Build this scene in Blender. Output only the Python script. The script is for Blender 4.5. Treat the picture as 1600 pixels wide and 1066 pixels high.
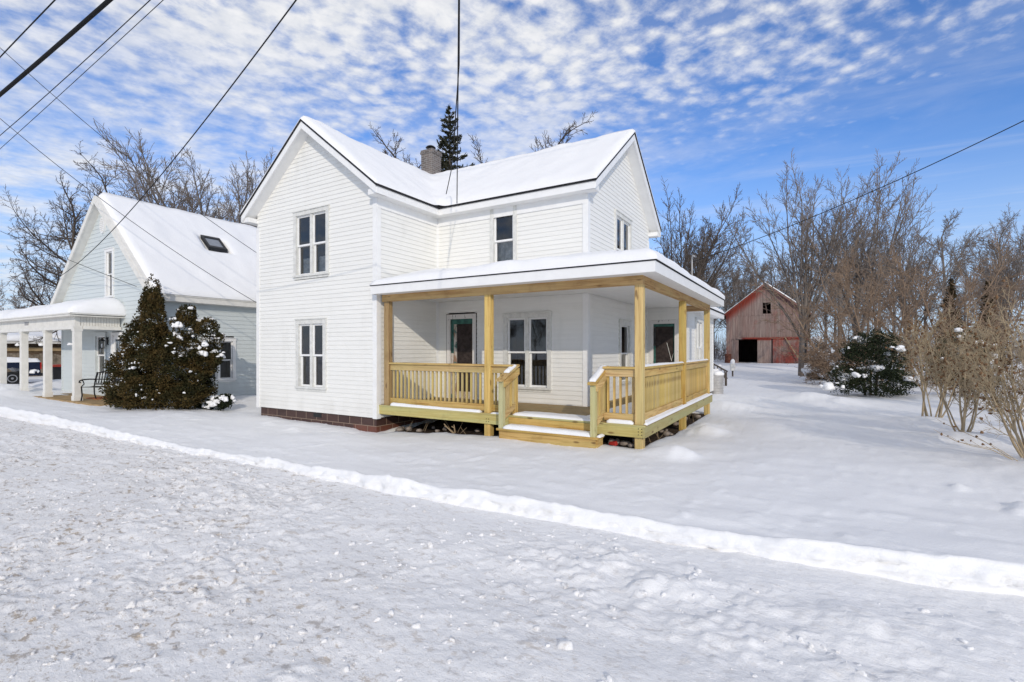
import bpy, math, random
import numpy as np
from mathutils import Vector

for _o in list(bpy.data.objects):
    bpy.data.objects.remove(_o)
S = bpy.context.scene
COL = S.collection
R = math.radians

# ------------------------------------------------------------------ camera
cam_d = bpy.data.cameras.new('camera')
cam = bpy.data.objects.new('camera', cam_d)
COL.objects.link(cam)
cam.location = (0, 0, 1.65)
cam.rotation_euler = (R(90), 0, R(30.8))
cam_d.sensor_width = 36
cam_d.lens = 36 * 775 / 1600
cam_d.shift_y = 13 / 1600
cam_d.clip_end = 3000
S.camera = cam

# ------------------------------------------------------------------ sun + sky
SUN = Vector((0.83, -1.0, 0.53)).normalized()
SUN_EL = math.asin(SUN.z)
SUN_AZ = math.atan2(SUN.x, SUN.y)          # clockwise from +Y
sun_d = bpy.data.lights.new('sun', 'SUN')
sun_d.energy = 2.35
sun_d.angle = R(0.55)
sun_d.color = (1.0, 0.90, 0.76)
sun = bpy.data.objects.new('sun', sun_d)
COL.objects.link(sun)
sun.rotation_euler = SUN.to_track_quat('Z', 'Y').to_euler()
sun.location = (20, -24, 30)

W = bpy.data.worlds.new('World')
S.world = W
W.use_nodes = True


class NT:
    def __init__(s, tree):
        s.t = tree
        s.L = tree.links

    def n(s, typ, **kw):
        nd = s.t.nodes.new(typ)
        for k, v in kw.items():
            if k.startswith('i_'):
                key = k[2:]
                if key.isdigit():
                    key = int(key)
                else:
                    key = key.replace('_', ' ')
                sock = nd.inputs[key]
                if hasattr(v, 'is_linked') or isinstance(v, bpy.types.NodeSocket):
                    s.L.new(v, sock)
                else:
                    sock.default_value = v
            else:
                setattr(nd, k, v)
        return nd

    def link(s, a, b):
        s.L.new(a, b)

    def math(s, op, a, b=None, clamp=False):
        nd = s.t.nodes.new('ShaderNodeMath')
        nd.operation = op
        nd.use_clamp = clamp
        for i, v in enumerate((a, b)):
            if v is None:
                continue
            if isinstance(v, bpy.types.NodeSocket):
                s.L.new(v, nd.inputs[i])
            else:
                nd.inputs[i].default_value = v
        return nd.outputs[0]

    def smooth(s, x, lo, hi, a=0.0, b=1.0):
        nd = s.t.nodes.new('ShaderNodeMapRange')
        nd.interpolation_type = 'SMOOTHSTEP'
        s.L.new(x, nd.inputs[0])
        for i, v in enumerate((lo, hi, a, b)):
            nd.inputs[i + 1].default_value = v
        return nd.outputs[0]

    def mix(s, f, a, b, mode='MIX'):
        nd = s.t.nodes.new('ShaderNodeMix')
        nd.data_type = 'RGBA'
        nd.blend_type = mode
        for sock, v in ((nd.inputs[0], f), (nd.inputs[6], a), (nd.inputs[7], b)):
            if isinstance(v, bpy.types.NodeSocket):
                s.L.new(v, sock)
            elif isinstance(v, (int, float)):
                sock.default_value = v
            else:
                sock.default_value = (*v, 1) if len(v) == 3 else v
        return nd.outputs[2]

    def noise(s, vec, scale, detail=4, rough=.55, dist=0.0):
        nd = s.n('ShaderNodeTexNoise', i_Scale=scale, i_Detail=detail, i_Roughness=rough, i_Distortion=dist)
        if vec is not None:
            s.L.new(vec, nd.inputs['Vector'])
        return nd.outputs['Fac']

    def scale(s, vec, xyz, loc=(0, 0, 0), rot=(0, 0, 0)):
        nd = s.n('ShaderNodeMapping')
        s.L.new(vec, nd.inputs[0])
        nd.inputs['Scale'].default_value = xyz
        nd.inputs['Location'].default_value = loc
        nd.inputs['Rotation'].default_value = rot
        return nd.outputs[0]


def build_world():
    t = W.node_tree
    t.nodes.clear()
    N = NT(t)
    out = N.n('ShaderNodeOutputWorld')
    bg = N.n('ShaderNodeBackground')
    bg.inputs['Strength'].default_value = 0.10
    sky = N.n('ShaderNodeTexSky')
    sky.sky_type = 'NISHITA'
    sky.sun_disc = False
    sky.sun_elevation = SUN_EL
    sky.sun_rotation = SUN_AZ
    sky.altitude = 200
    sky.air_density = 1.0
    sky.dust_density = 0.4
    sky.ozone_density = 1.6
    tc = N.n('ShaderNodeTexCoord')
    d = tc.outputs['Generated']
    sep = N.n('ShaderNodeSeparateXYZ')
    N.link(d, sep.inputs[0])
    z = N.math('MAXIMUM', sep.outputs[2], 0.02)
    zz = N.math('ADD', z, 0.03)
    px = N.math('DIVIDE', sep.outputs[0], zz)
    py = N.math('DIVIDE', sep.outputs[1], zz)
    cmb = N.n('ShaderNodeCombineXYZ')
    N.link(px, cmb.inputs[0])
    N.link(py, cmb.inputs[1])
    p = cmb.outputs[0]
    # cloud field lying in a high flat layer
    pr = N.scale(p, (1.0, 1.0, 1.0), rot=(0, 0, R(25)))
    warp = N.n('ShaderNodeTexNoise', i_Scale=3.0, i_Detail=3)
    N.link(pr, warp.inputs['Vector'])
    wv = N.n('ShaderNodeVectorMath', operation='MULTIPLY_ADD')
    N.link(warp.outputs['Color'], wv.inputs[0])
    wv.inputs[1].default_value = (.07, .07, 0)
    N.link(pr, wv.inputs[2])
    ps = N.scale(wv.outputs[0], (1.0, 0.86, 1.0))
    n1 = N.noise(ps, 14.0, 8, .60, .0)
    vor = N.n('ShaderNodeTexVoronoi', i_Scale=16.0, i_Randomness=1.0)
    vor.feature = 'SMOOTH_F1'
    vor.inputs['Smoothness'].default_value = .6
    N.link(ps, vor.inputs['Vector'])
    cell = N.math('SUBTRACT', 0.62, vor.outputs['Distance'])
    puff = N.math('ADD', N.math('MULTIPLY', n1, .75), N.math('MULTIPLY', cell, .42))
    big = N.noise(pr, 1.35, 3, .5)
    m = N.math('ADD', py, N.math('MULTIPLY', px, .42))
    cover = N.smooth(m, 1.0, 3.15, 1.0, 0.0)
    thr = N.math('ADD', puff, N.math('MULTIPLY', N.math('SUBTRACT', big, .5), .70))
    thr = N.math('ADD', thr, N.math('MULTIPLY', cover, .50))
    cloud = N.smooth(thr, 0.62, 1.10)
    far = N.math('SQRT', N.math('ADD', N.math('MULTIPLY', px, px), N.math('MULTIPLY', py, py)))
    cloud = N.math('MULTIPLY', cloud, N.smooth(far, 2.6, 5.0, 1.0, .12))
    # farther off the ripples melt into soft veils
    soft = N.smooth(N.noise(N.scale(p, (.8, 1.0, 1), rot=(0, 0, R(30))), 3.4, 8, .62, .2), .32, .72)
    cloud = N.math('ADD', N.math('MULTIPLY', cloud, N.smooth(far, 1.45, 2.6, 1.0, .25)), N.math('MULTIPLY', N.math('MULTIPLY', soft, cover), N.smooth(far, 1.45, 2.6, .0, .72)), clamp=True)
    # thin streaks lower down
    st = N.noise(N.scale(p, (.30, 1.5, 1), rot=(0, 0, R(-28))), 1.6, 7, .62, .4)
    streak = N.math('MULTIPLY', N.smooth(st, .46, .82), .36)
    cov = N.math('MAXIMUM', cloud, streak)
    cov = N.math('MULTIPLY', cov, .93, clamp=True)
    hs = N.n('ShaderNodeHueSaturation')
    hs.inputs['Hue'].default_value = .502
    hs.inputs['Saturation'].default_value = 1.05
    hs.inputs['Value'].default_value = 1.0
    N.link(sky.outputs[0], hs.inputs['Color'])
    shade = N.mix(N.smooth(n1, .35, .75), (9.2, 9.4, 9.8), (11.4, 11.3, 11.2))
    blue = N.mix(1.0, hs.outputs[0], (.98, 1.44, 2.12), 'MULTIPLY')
    blue = N.mix(N.smooth(sep.outputs[2], .0, .38, .85, .0), blue, (6.0, 7.5, 9.9))
    col = N.mix(cov, blue, shade)
    N.link(col, bg.inputs['Color'])
    N.link(bg.outputs[0], out.inputs[0])


build_world()
S.view_settings.view_transform = 'Standard'
S.view_settings.look = 'None'
S.view_settings.gamma = 1
S.view_settings.exposure = -0.22
try:
    S.cycles.use_denoising = True
    S.cycles.max_bounces = 8
    S.cycles.transparent_max_bounces = 12
except Exception:
    pass

# ------------------------------------------------------------------ object helpers
WL = {}


def tag(o, label=None, cat=None, group=None, kind=None):
    if label:
        o['label'] = label
    if cat:
        o['category'] = cat
    if group:
        o['group'] = group
    if kind:
        o['kind'] = kind
    return o


def thing(name, label, cat, loc, group=None):
    o = bpy.data.objects.new(name, None)
    o.empty_display_size = .2
    COL.objects.link(o)
    o.location = loc
    WL[o.name] = Vector(loc)
    return tag(o, label, cat, group)


def finish(name, me, mats, parent, smooth=False):
    o = bpy.data.objects.new(name, me)
    COL.objects.link(o)
    if not isinstance(mats, (list, tuple)):
        mats = [mats]
    for m_ in mats:
        me.materials.append(m_)
    if parent is not None:
        o.parent = parent
        WL[o.name] = WL[parent.name]
    else:
        WL[o.name] = Vector((0, 0, 0))
    if smooth:
        me.polygons.foreach_set('use_smooth', np.ones(len(me.polygons), dtype=bool))
    me.update()
    return o


class MB:
    """collects shapes in world coordinates"""

    def __init__(s):
        s.v = []
        s.f = []
        s.m = []

    def face(s, pts, m=0):
        b = len(s.v)
        s.v += [tuple(p) for p in pts]
        s.f.append(tuple(range(b, b + len(pts))))
        s.m.append(m)

    def box(s, x0, x1, y0, y1, z0, z1, m=0):
        s.hexa([(x0, y0, z0), (x1, y0, z0), (x1, y1, z0), (x0, y1, z0)],
               [(x0, y0, z1), (x1, y0, z1), (x1, y1, z1), (x0, y1, z1)], m)

    def hexa(s, lo, hi, m=0):
        n = len(lo)
        b = len(s.v)
        s.v += [tuple(p) for p in lo] + [tuple(p) for p in hi]
        fs = [tuple(b + i for i in reversed(range(n))), tuple(b + n + i for i in range(n))]
        for i in range(n):
            j = (i + 1) % n
            fs.append((b + i, b + j, b + n + j, b + n + i))
        s.f += fs
        s.m += [m] * len(fs)

    def beam(s, p0, p1, w, h, m=0, up=(0, 0, 1)):
        p0 = Vector(p0)
        p1 = Vector(p1)
        d = (p1 - p0).normalized()
        u = Vector(up)
        a = d.cross(u).normalized() * (w / 2)
        c = a.cross(d).normalized() * (h / 2)
        s.hexa([p0 - a - c, p0 + a - c, p0 + a + c, p0 - a + c],
               [p1 - a - c, p1 + a - c, p1 + a + c, p1 - a + c], m)

    def prism_y(s, poly, y0, y1, m=0):      # poly in (x,z)
        s.hexa([(x, y0, z) for x, z in poly], [(x, y1, z) for x, z in poly], m)

    def prism_x(s, poly, x0, x1, m=0):      # poly in (y,z)
        s.hexa([(x0, y, z) for y, z in poly], [(x1, y, z) for y, z in poly], m)

    def prism_z(s, poly, z0, z1, m=0):
        s.hexa([(x, y, z0) for x, y in poly], [(x, y, z1) for x, y in poly], m)

    def tube(s, pts, r, k=6, m=0):
        pts = [Vector(p) for p in pts]
        n = len(pts)
        rr = [r] * n if isinstance(r, (int, float)) else r
        b = len(s.v)
        ref = None
        for i, p in enumerate(pts):
            d = (pts[min(i + 1, n - 1)] - pts[max(i - 1, 0)]).normalized()
            if ref is None:
                ref = Vector((0, 0, 1)) if abs(d.z) < .9 else Vector((1, 0, 0))
            a = d.cross(ref).normalized()
            c = d.cross(a).normalized()
            ref = a.cross(d)
            for j in range(k):
                t_ = 2 * math.pi * j / k
                s.v.append(tuple(p + (a * math.cos(t_) + c * math.sin(t_)) * rr[i]))
        for i in range(n - 1):
            for j in range(k):
                j2 = (j + 1) % k
                s.f.append((b + i * k + j, b + i * k + j2, b + (i + 1) * k + j2, b + (i + 1) * k + j))
                s.m.append(m)
        s.f.append(tuple(b + j for j in reversed(range(k))))
        s.f.append(tuple(b + (n - 1) * k + j for j in range(k)))
        s.m += [m, m]

    def lathe(s, c, prof, k=16, m=0, axis='z'):
        b = len(s.v)
        cx, cy, cz = c
        for r_, h in prof:
            for j in range(k):
                t_ = 2 * math.pi * j / k
                a, e = math.cos(t_) * r_, math.sin(t_) * r_
                if axis == 'z':
                    s.v.append((cx + a, cy + e, cz + h))
                elif axis == 'x':
                    s.v.append((cx + h, cy + a, cz + e))
                else:
                    s.v.append((cx + e, cy + h, cz + a))
        for i in range(len(prof) - 1):
            for j in range(k):
                j2 = (j + 1) % k
                s.f.append((b + i * k + j, b + i * k + j2, b + (i + 1) * k + j2, b + (i + 1) * k + j))
                s.m.append(m)
        s.f.append(tuple(b + j for j in reversed(range(k))))
        s.f.append(tuple(b + (len(prof) - 1) * k + j for j in range(k)))
        s.m += [m, m]

    def build(s, name, mats, parent=None, smooth=False):
        off = WL[parent.name] if parent is not None else Vector((0, 0, 0))
        me = bpy.data.meshes.new(name)
        ox, oy, oz = off
        me.from_pydata([(x - ox, y - oy, z - oz) for x, y, z in s.v], [], s.f)
        me.polygons.foreach_set('material_index', np.array(s.m, dtype=np.int32))
        return finish(name, me, mats, parent, smooth)


def np_mesh(name, V, Q, mats, parent=None, smooth=False, midx=None):
    """V (n,3) world coords, Q (m,k) faces all with k corners"""
    V = np.asarray(V, dtype=np.float32)
    Q = np.asarray(Q, dtype=np.int32)
    if parent is not None:
        V = V - np.array(WL[parent.name], dtype=np.float32)
    me = bpy.data.meshes.new(name)
    m, k = Q.shape
    me.vertices.add(len(V))
    me.vertices.foreach_set('co', V.ravel())
    me.loops.add(m * k)
    me.loops.foreach_set('vertex_index', Q.ravel())
    me.polygons.add(m)
    me.polygons.foreach_set('loop_start', np.arange(0, m * k, k, dtype=np.int32))
    if midx is not None:
        me.polygons.foreach_set('material_index', np.asarray(midx, dtype=np.int32))
    me.update(calc_edges=True)
    me.validate()
    return finish(name, me, mats, parent, smooth)


# ------------------------------------------------------------------ noise in numpy
def _hash(ix, iy, seed):
    h = (ix.astype(np.int64) * 374761393 + iy.astype(np.int64) * 668265263 + seed * 1442695041) & 0xffffffff
    h = ((h ^ (h >> 13)) * 1274126177) & 0xffffffff
    h = h ^ (h >> 16)
    return (h & 0xffff) / 65535.0


def vnoise(x, y, seed=0):
    ix = np.floor(x)
    iy = np.floor(y)
    fx = x - ix
    fy = y - iy
    fx = fx * fx * fx * (fx * (fx * 6 - 15) + 10)
    fy = fy * fy * fy * (fy * (fy * 6 - 15) + 10)
    a = _hash(ix, iy, seed)
    b = _hash(ix + 1, iy, seed)
    c = _hash(ix, iy + 1, seed)
    d = _hash(ix + 1, iy + 1, seed)
    return (a * (1 - fx) + b * fx) * (1 - fy) + (c * (1 - fx) + d * fx) * fy - .5


def fbm(x, y, scale, octv=4, seed=0, gain=.5):
    s = np.zeros_like(x, dtype=float)
    a = 1.0
    f = 1.0 / scale
    for o in range(octv):
        c, n = math.cos(.7 * o + .3), math.sin(.7 * o + .3)
        s += a * vnoise((x * c - y * n) * f + 17.3 * o, (x * n + y * c) * f - 9.1 * o, seed + o)
        a *= gain
        f *= 2.03
    return s


# ------------------------------------------------------------------ materials
MATS = {}


def mat(name, base=(.8, .8, .8), rough=.6, spec=.3, metal=0.0):
    m_ = bpy.data.materials.new(name)
    m_.use_nodes = True
    t = m_.node_tree
    b = t.nodes['Principled BSDF']
    b.inputs['Base Color'].default_value = (*base, 1)
    b.inputs['Roughness'].default_value = rough
    b.inputs['Specular IOR Level'].default_value = spec
    b.inputs['Metallic'].default_value = metal
    N = NT(t)
    N.b = b
    N.obj = N.n('ShaderNodeTexCoord').outputs['Object']
    N.m = m_
    MATS[name] = m_
    return m_, N


def bump(N, h, dist=.01, strength=.5):
    nd = N.n('ShaderNodeBump', i_Strength=strength, i_Distance=dist)
    N.link(h, nd.inputs['Height'])
    N.link(nd.outputs[0], N.b.inputs['Normal'])


def ramp(N, f, stops):
    nd = N.n('ShaderNodeValToRGB')
    e = nd.color_ramp.elements
    while len(e) < len(stops):
        e.new(.5)
    for el, (p_, c) in zip(e, stops):
        el.position = p_
        el.color = (*c, 1)
    N.link(f, nd.inputs[0])
    return nd.outputs[0]


def simple(name, base, rough=.6, spec=.3, metal=0.0, var=.10, scale=6.0, bmp=0.0):
    m_, N = mat(name, base, rough, spec, metal)
    f = N.noise(N.obj, scale, 5, .6)
    lo = tuple(c * (1 - var) for c in base)
    hi = tuple(min(1, c * (1 + var)) for c in base)
    N.link(N.mix(N.smooth(f, .3, .7), lo, hi), N.b.inputs['Base Color'])
    if bmp:
        bump(N, f, bmp, .6)
    return m_


# white lap siding paint
def m_siding(name, base, dirt):
    m_, N = mat(name, base, .5, .3)
    a = N.noise(N.scale(N.obj, (1.1, 1.1, 14)), 1.0, 4, .55)
    c = N.mix(N.smooth(a, .3, .7), base, tuple(x * .955 for x in base))
    d = N.noise(N.scale(N.obj, (2.5, 2.5, .7)), 1.0, 6, .65)
    c = N.mix(N.math('MULTIPLY', N.smooth(d, .52, .78), .35), c, dirt)
    sp = N.n('ShaderNodeSeparateXYZ')
    N.link(N.obj, sp.inputs[0])
    bw = N.n('ShaderNodeTexWhiteNoise')
    bw.noise_dimensions = '1D'
    N.link(N.math('FLOOR', N.math('MULTIPLY', sp.outputs[2], 9.61)), bw.inputs['W'])
    c = N.mix(N.math('MULTIPLY', bw.outputs['Value'], .07), c, (.60, .60, .58))
    low = N.math('MULTIPLY', N.smooth(sp.outputs[2], .08, .8, .16, 0.0), N.smooth(d, .35, .65))
    c = N.mix(low, c, (.50, .48, .43))
    N.link(c, N.b.inputs['Base Color'])
    bump(N, N.noise(N.scale(N.obj, (3, 3, 40)), 3, 3), .004, .35)
    return m_


M_SID = m_siding('white_siding_paint', (.83, .825, .79), (.66, .66, .62))
M_NSID = m_siding('pale_blue_siding', (.62, .67, .675), (.50, .55, .56))
M_TRIM = simple('white_trim_paint', (.82, .82, .81), .45, .35, var=.03, scale=4)
M_OTRIM = simple('old_grey_white_trim', (.66, .66, .63), .6, .25, var=.10, scale=9)
M_SOFFIT = simple('soffit_paint', (.80, .80, .79), .55, .25, var=.03, scale=5)
M_NTRIM = simple('cream_trim_paint', (.73, .715, .67), .55, .25, var=.06, scale=5)
M_DARK = simple('dark_roof_edge', (.022, .022, .024), .8, .2, var=.3, scale=20)
M_BLACK = simple('black_iron', (.015, .015, .016), .45, .4, var=.2)


def m_wood(name, axis, base, grain, green):
    m_, N = mat(name, base, .62, .25)
    sc = {'x': (1.2, 26, 26), 'y': (26, 1.2, 26), 'z': (26, 26, 1.2)}[axis]
    g = N.noise(N.scale(N.obj, sc), 1.0, 5, .6, .6)
    c = N.mix(N.smooth(g, .40, .66), base, grain)
    sc2 = {'x': (.7, 7, 7), 'y': (7, .7, 7), 'z': (7, 7, .7)}[axis]
    t_ = N.noise(N.scale(N.obj, sc2), 1.0, 3, .5)
    c = N.mix(N.math('MULTIPLY', N.smooth(t_, .40, .68), .65), c, green)
    ks = {'x': (2.2, 7, 7), 'y': (7, 2.2, 7), 'z': (7, 7, 2.2)}[axis]
    v = N.n('ShaderNodeTexVoronoi', i_Scale=1.0, i_Randomness=1.0)
    N.link(N.scale(N.obj, ks, loc=(.37, .21, .13)), v.inputs['Vector'])
    kn = N.smooth(v.outputs['Distance'], .09, .19, 1.0, 0.0)
    c = N.mix(N.math('MULTIPLY', kn, .75), c, (.13, .065, .025))
    oi = N.n('ShaderNodeObjectInfo')
    hv = N.n('ShaderNodeHueSaturation')
    N.link(N.math('ADD', .84, N.math('MULTIPLY', oi.outputs['Random'], .28)), hv.inputs['Value'])
    N.link(N.math('ADD', .86, N.math('MULTIPLY', N.math('FRACT', N.math('MULTIPLY', oi.outputs['Random'], 7.3)), .22)), hv.inputs['Saturation'])
    N.link(c, hv.inputs['Color'])
    st = N.noise(N.scale(N.obj, (1, 1, 1), loc=(3, 1, 2)), 2.2, 5, .65)
    c = N.mix(N.math('MULTIPLY', N.smooth(st, .50, .72), .35), hv.outputs[0], tuple(x * .55 for x in grain))
    N.link(c, N.b.inputs['Base Color'])
    bump(N, g, .004, .4)
    return m_


_wb, _wg, _wgr = (.62, .425, .165), (.41, .24, .075), (.50, .40, .15)
M_WX = m_wood('pine_grain_along_front', 'x', _wb, _wg, _wgr)
M_WY = m_wood('pine_grain_along_side', 'y', _wb, _wg, _wgr)
M_WZ = m_wood('pine_grain_upright', 'z', (.64, .455, .17), (.45, .28, .09), (.52, .43, .165))
M_BX = m_wood('beam_pine_front', 'x', (.60, .39, .18), (.37, .195, .07), (.60, .44, .21))
M_BY = m_wood('beam_pine_side', 'y', (.60, .39, .18), (.37, .195, .07), (.60, .44, .21))
M_GX = m_wood('treated_green_pine_front', 'x', (.48, .42, .19), (.40, .33, .13), (.42, .42, .20))
M_GY = m_wood('treated_green_pine_side', 'y', (.48, .42, .19), (.40, .33, .13), (.42, .42, .20))
M_GZ = m_wood('treated_green_pine_upright', 'z', (.52, .48, .24), (.44, .40, .18), (.44, .46, .25))
M_WZD = m_wood('brown_stained_pine_upright', 'z', (.46, .29, .105), (.27, .15, .05), (.38, .27, .10))
M_FLOOR = m_wood('deck_board_pine', 'x', (.40, .29, .14), (.32, .21, .09), (.36, .29, .14))


def m_snow(name, base=(.87, .873, .88), fine=70.0, amp=.006):
    m_, N = mat(name, base, .55, .25)
    f = N.noise(N.obj, fine, 4, .6)
    g = N.noise(N.obj, 9, 4, .55)
    w = N.noise(N.scale(N.obj, (1.0, 2.2, 1)), 26, 5, .62)
    h = N.math('ADD', N.math('ADD', N.math('MULTIPLY', f, .5), N.math('MULTIPLY', g, .7)), N.math('MULTIPLY', w, .9))
    bump(N, h, amp * 1.7, .6)
    N.b.inputs['Subsurface Weight'].default_value = 0.0
    return m_


M_SNOW = m_snow('clean_snow')
M_RSNOW = m_snow('roof_snow', (.87, .872, .878), 45, .006)


def m_road():
    m_, N = mat('plowed_road_snow', (.80, .80, .81), .62, .2)
    sep = N.n('ShaderNodeSeparateXYZ')
    N.link(N.obj, sep.inputs[0])
    # dirt lies thicker toward the travelled middle and farther down the road
    side = N.smooth(N.math('ADD', N.math('MULTIPLY', sep.outputs[0], -.34), N.math('MULTIPLY', sep.outputs[1], -.55)), -2.4, 1.0)
    patch = N.noise(N.obj, .8, 4, .6)
    amt = N.math('MULTIPLY', N.math('ADD', N.math('MULTIPLY', side, .90), .20), N.smooth(patch, .3, .66, .5, 1.0))
    sp = N.noise(N.scale(N.obj, (.8, 1.2, 1)), 11, 9, .70, .3)
    speck = N.smooth(sp, .52, .64)
    sp2 = N.noise(N.scale(N.obj, (1, 1, 1), loc=(5, 3, 1)), 40, 5, .7)
    speck2 = N.smooth(sp2, .55, .67)
    d = N.math('MULTIPLY', N.math('MAXIMUM', speck, N.math('MULTIPLY', speck2, .75)), amt, clamp=True)
    c = N.mix(N.math('MULTIPLY', amt, .38), (.89, .89, .895), (.77, .735, .69))
    hue = N.noise(N.obj, 5, 4, .6)
    c = N.mix(N.math('MULTIPLY', d, .85), c, N.mix(N.smooth(hue, .4, .6), (.40, .31, .21), (.33, .29, .26)))
    N.link(c, N.b.inputs['Base Color'])
    h = N.math('ADD', N.math('MULTIPLY', N.noise(N.scale(N.obj, (.8, 1.25, 1)), 13, 9, .66, .4), 1.0), N.math('MULTIPLY', N.noise(N.obj, 75, 4, .65), .28))
    bump(N, h, .040, .50)
    return m_


M_ROAD = m_road()


def m_block():
    m_, N = mat('brown_glazed_block', (.06, .03, .025), .45, .4)
    br = N.n('ShaderNodeTexBrick')
    br.offset = .5
    br.inputs['Scale'].default_value = 1.0
    br.inputs['Mortar Size'].default_value = .007
    br.inputs['Brick Width'].default_value = .40
    br.inputs['Row Height'].default_value = .20
    br.inputs['Color1'].default_value = (.050, .026, .022, 1)
    br.inputs['Color2'].default_value = (.078, .040, .032, 1)
    br.inputs['Mortar'].default_value = (.30, .22, .16, 1)
    sep = N.n('ShaderNodeSeparateXYZ')
    N.link(N.obj, sep.inputs[0])
    cm = N.n('ShaderNodeCombineXYZ')
    N.link(N.math('ADD', sep.outputs[0], sep.outputs[1]), cm.inputs[0])
    N.link(N.math('ADD', sep.outputs[2], -.085), cm.inputs[1])
    N.link(cm.outputs[0], br.inputs['Vector'])
    # the lower course at the porch corner is plain red clay
    red = N.math('MULTIPLY', N.smooth(sep.outputs[0], -.85, -.78), N.smooth(sep.outputs[2], -.125, -.117, 1.0, 0.0))
    nz = N.noise(N.obj, 7, 5, .65)
    redc = N.mix(nz, (.19, .062, .038), (.10, .048, .036))
    inv = N.math('SUBTRACT', 1.0, br.outputs['Fac'])
    c = N.mix(N.math('MULTIPLY', red, inv), br.outputs['Color'], redc)
    c = N.mix(N.smooth(N.noise(N.obj, 4, 6, .7), .55, .75, 0, .4), c, (.16, .10, .08))
    N.link(c, N.b.inputs['Base Color'])
    bump(N, N.math('ADD', N.math('MULTIPLY', br.outputs['Fac'], -.6), nz), .008, .5)
    return m_


M_BLOCK = m_block()


def m_brick(name, c1, c2, mor, w=.2, h=.067):
    m_, N = mat(name, c1, .85, .15)
    br = N.n('ShaderNodeTexBrick')
    br.inputs['Scale'].default_value = 1.0
    br.inputs['Mortar Size'].default_value = .010
    br.inputs['Brick Width'].default_value = w
    br.inputs['Row Height'].default_value = h
    br.inputs['Color1'].default_value = (*c1, 1)
    br.inputs['Color2'].default_value = (*c2, 1)
    br.inputs['Mortar'].default_value = (*mor, 1)
    sep = N.n('ShaderNodeSeparateXYZ')
    N.link(N.obj, sep.inputs[0])
    cm = N.n('ShaderNodeCombineXYZ')
    N.link(N.math('ADD', sep.outputs[0], sep.outputs[1]), cm.inputs[0])
    N.link(sep.outputs[2], cm.inputs[1])
    N.link(cm.outputs[0], br.inputs['Vector'])
    nz = N.noise(N.obj, 9, 6, .7)
    c = N.mix(N.smooth(nz, .5, .68, 0, .6), br.outputs['Color'], (.30, .29, .28))
    N.link(c, N.b.inputs['Base Color'])
    bump(N, nz, .01, .6)
    return m_


M_CHIM = m_brick('weathered_chimney_brick', (.115, .095, .085), (.20, .165, .145), (.25, .24, .23))


def m_glass():
    m_ = bpy.data.materials.new('window_glass')
    m_.use_nodes = True
    t = m_.node_tree
    t.nodes.clear()
    N = NT(t)
    out = N.n('ShaderNodeOutputMaterial')
    tr = N.n('ShaderNodeBsdfTransparent')
    tr.inputs[0].default_value = (.80, .84, .85, 1)
    gl = N.n('ShaderNodeBsdfGlossy')
    gl.inputs['Roughness'].default_value = .012
    fr = N.n('ShaderNodeFresnel')
    fr.inputs['IOR'].default_value = 1.5
    tc = N.n('ShaderNodeTexCoord')
    bp = N.n('ShaderNodeBump', i_Strength=.10, i_Distance=.02)
    N.link(N.noise(tc.outputs['Object'], 1.6, 2), bp.inputs['Height'])
    N.link(bp.outputs[0], gl.inputs['Normal'])
    mx = N.n('ShaderNodeMixShader')
    N.link(N.math('ADD', N.math('MULTIPLY', fr.outputs[0], 1.6), .03, clamp=True), mx.inputs[0])
    N.link(tr.outputs[0], mx.inputs[1])
    N.link(gl.outputs[0], mx.inputs[2])
    N.link(mx.outputs[0], out.inputs[0])
    return m_


M_GLASS = m_glass()
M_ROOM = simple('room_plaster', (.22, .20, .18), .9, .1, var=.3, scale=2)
M_CURT = simple('grey_curtain_cloth', (.66, .62, .57), .9, .1, var=.35, scale=5)
M_TEAL = simple('worn_teal_paint', (.045, .135, .115), .6, .25, var=.35, scale=8)
M_SCREEN = simple('dark_screen_mesh', (.045, .035, .033), .8, .15, var=.35, scale=10)


def m_peel():
    m_, N = mat('peeling_door_frame', (.55, .5, .44), .75, .15)
    f = N.noise(N.scale(N.obj, (9, 9, 2.2)), 1.0, 6, .7)
    c = N.mix(N.smooth(f, .44, .54), (.30, .19, .13), (.56, .52, .47))
    c = N.mix(N.smooth(N.noise(N.obj, 5, 5, .7), .52, .62), c, (.10, .17, .15))
    N.link(c, N.b.inputs['Base Color'])
    return m_


M_PEEL = m_peel()


def m_ragged():
    m_, N = mat('ragged_old_door_trim', (.7, .69, .66), .7, .2)
    f = N.noise(N.scale(N.obj, (16, 16, 5)), 1.0, 6, .7)
    c = N.mix(N.smooth(f, .61, .66), (.70, .68, .66), (.06, .05, .05))
    N.link(c, N.b.inputs['Base Color'])
    return m_


M_RAG = m_ragged()


def m_bark(name, a, b, sc=5):
    m_, N = mat(name, a, .9, .1)
    f = N.noise(N.scale(N.obj, (sc, sc, sc * .35)), 1.0, 6, .68)
    c = N.mix(N.smooth(f, .3, .7), a, b)
    N.link(c, N.b.inputs['Base Color'])
    bump(N, f, .03, .7)
    return m_


M_BARK = m_bark('grey_bark', (.125, .108, .096), (.22, .192, .170))
M_TWIG = m_bark('grey_brown_twigs', (.165, .138, .118), (.26, .218, .188), 1.2)
M_BARKD = m_bark('dark_bark', (.055, .044, .037), (.12, .10, .085))
M_TWIGD = m_bark('dark_twigs', (.095, .076, .064), (.155, .127, .108), 1.2)
M_TWIGB = m_bark('rusty_brown_twigs', (.215, .152, .108), (.33, .242, .172), 1.2)
M_TAN = m_bark('tan_shrub_bark', (.33, .255, .165), (.46, .375, .255), 9)
M_BUD = simple('dry_brown_seed_heads', (.17, .10, .055), .9, .1, var=.4, scale=7)


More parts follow.
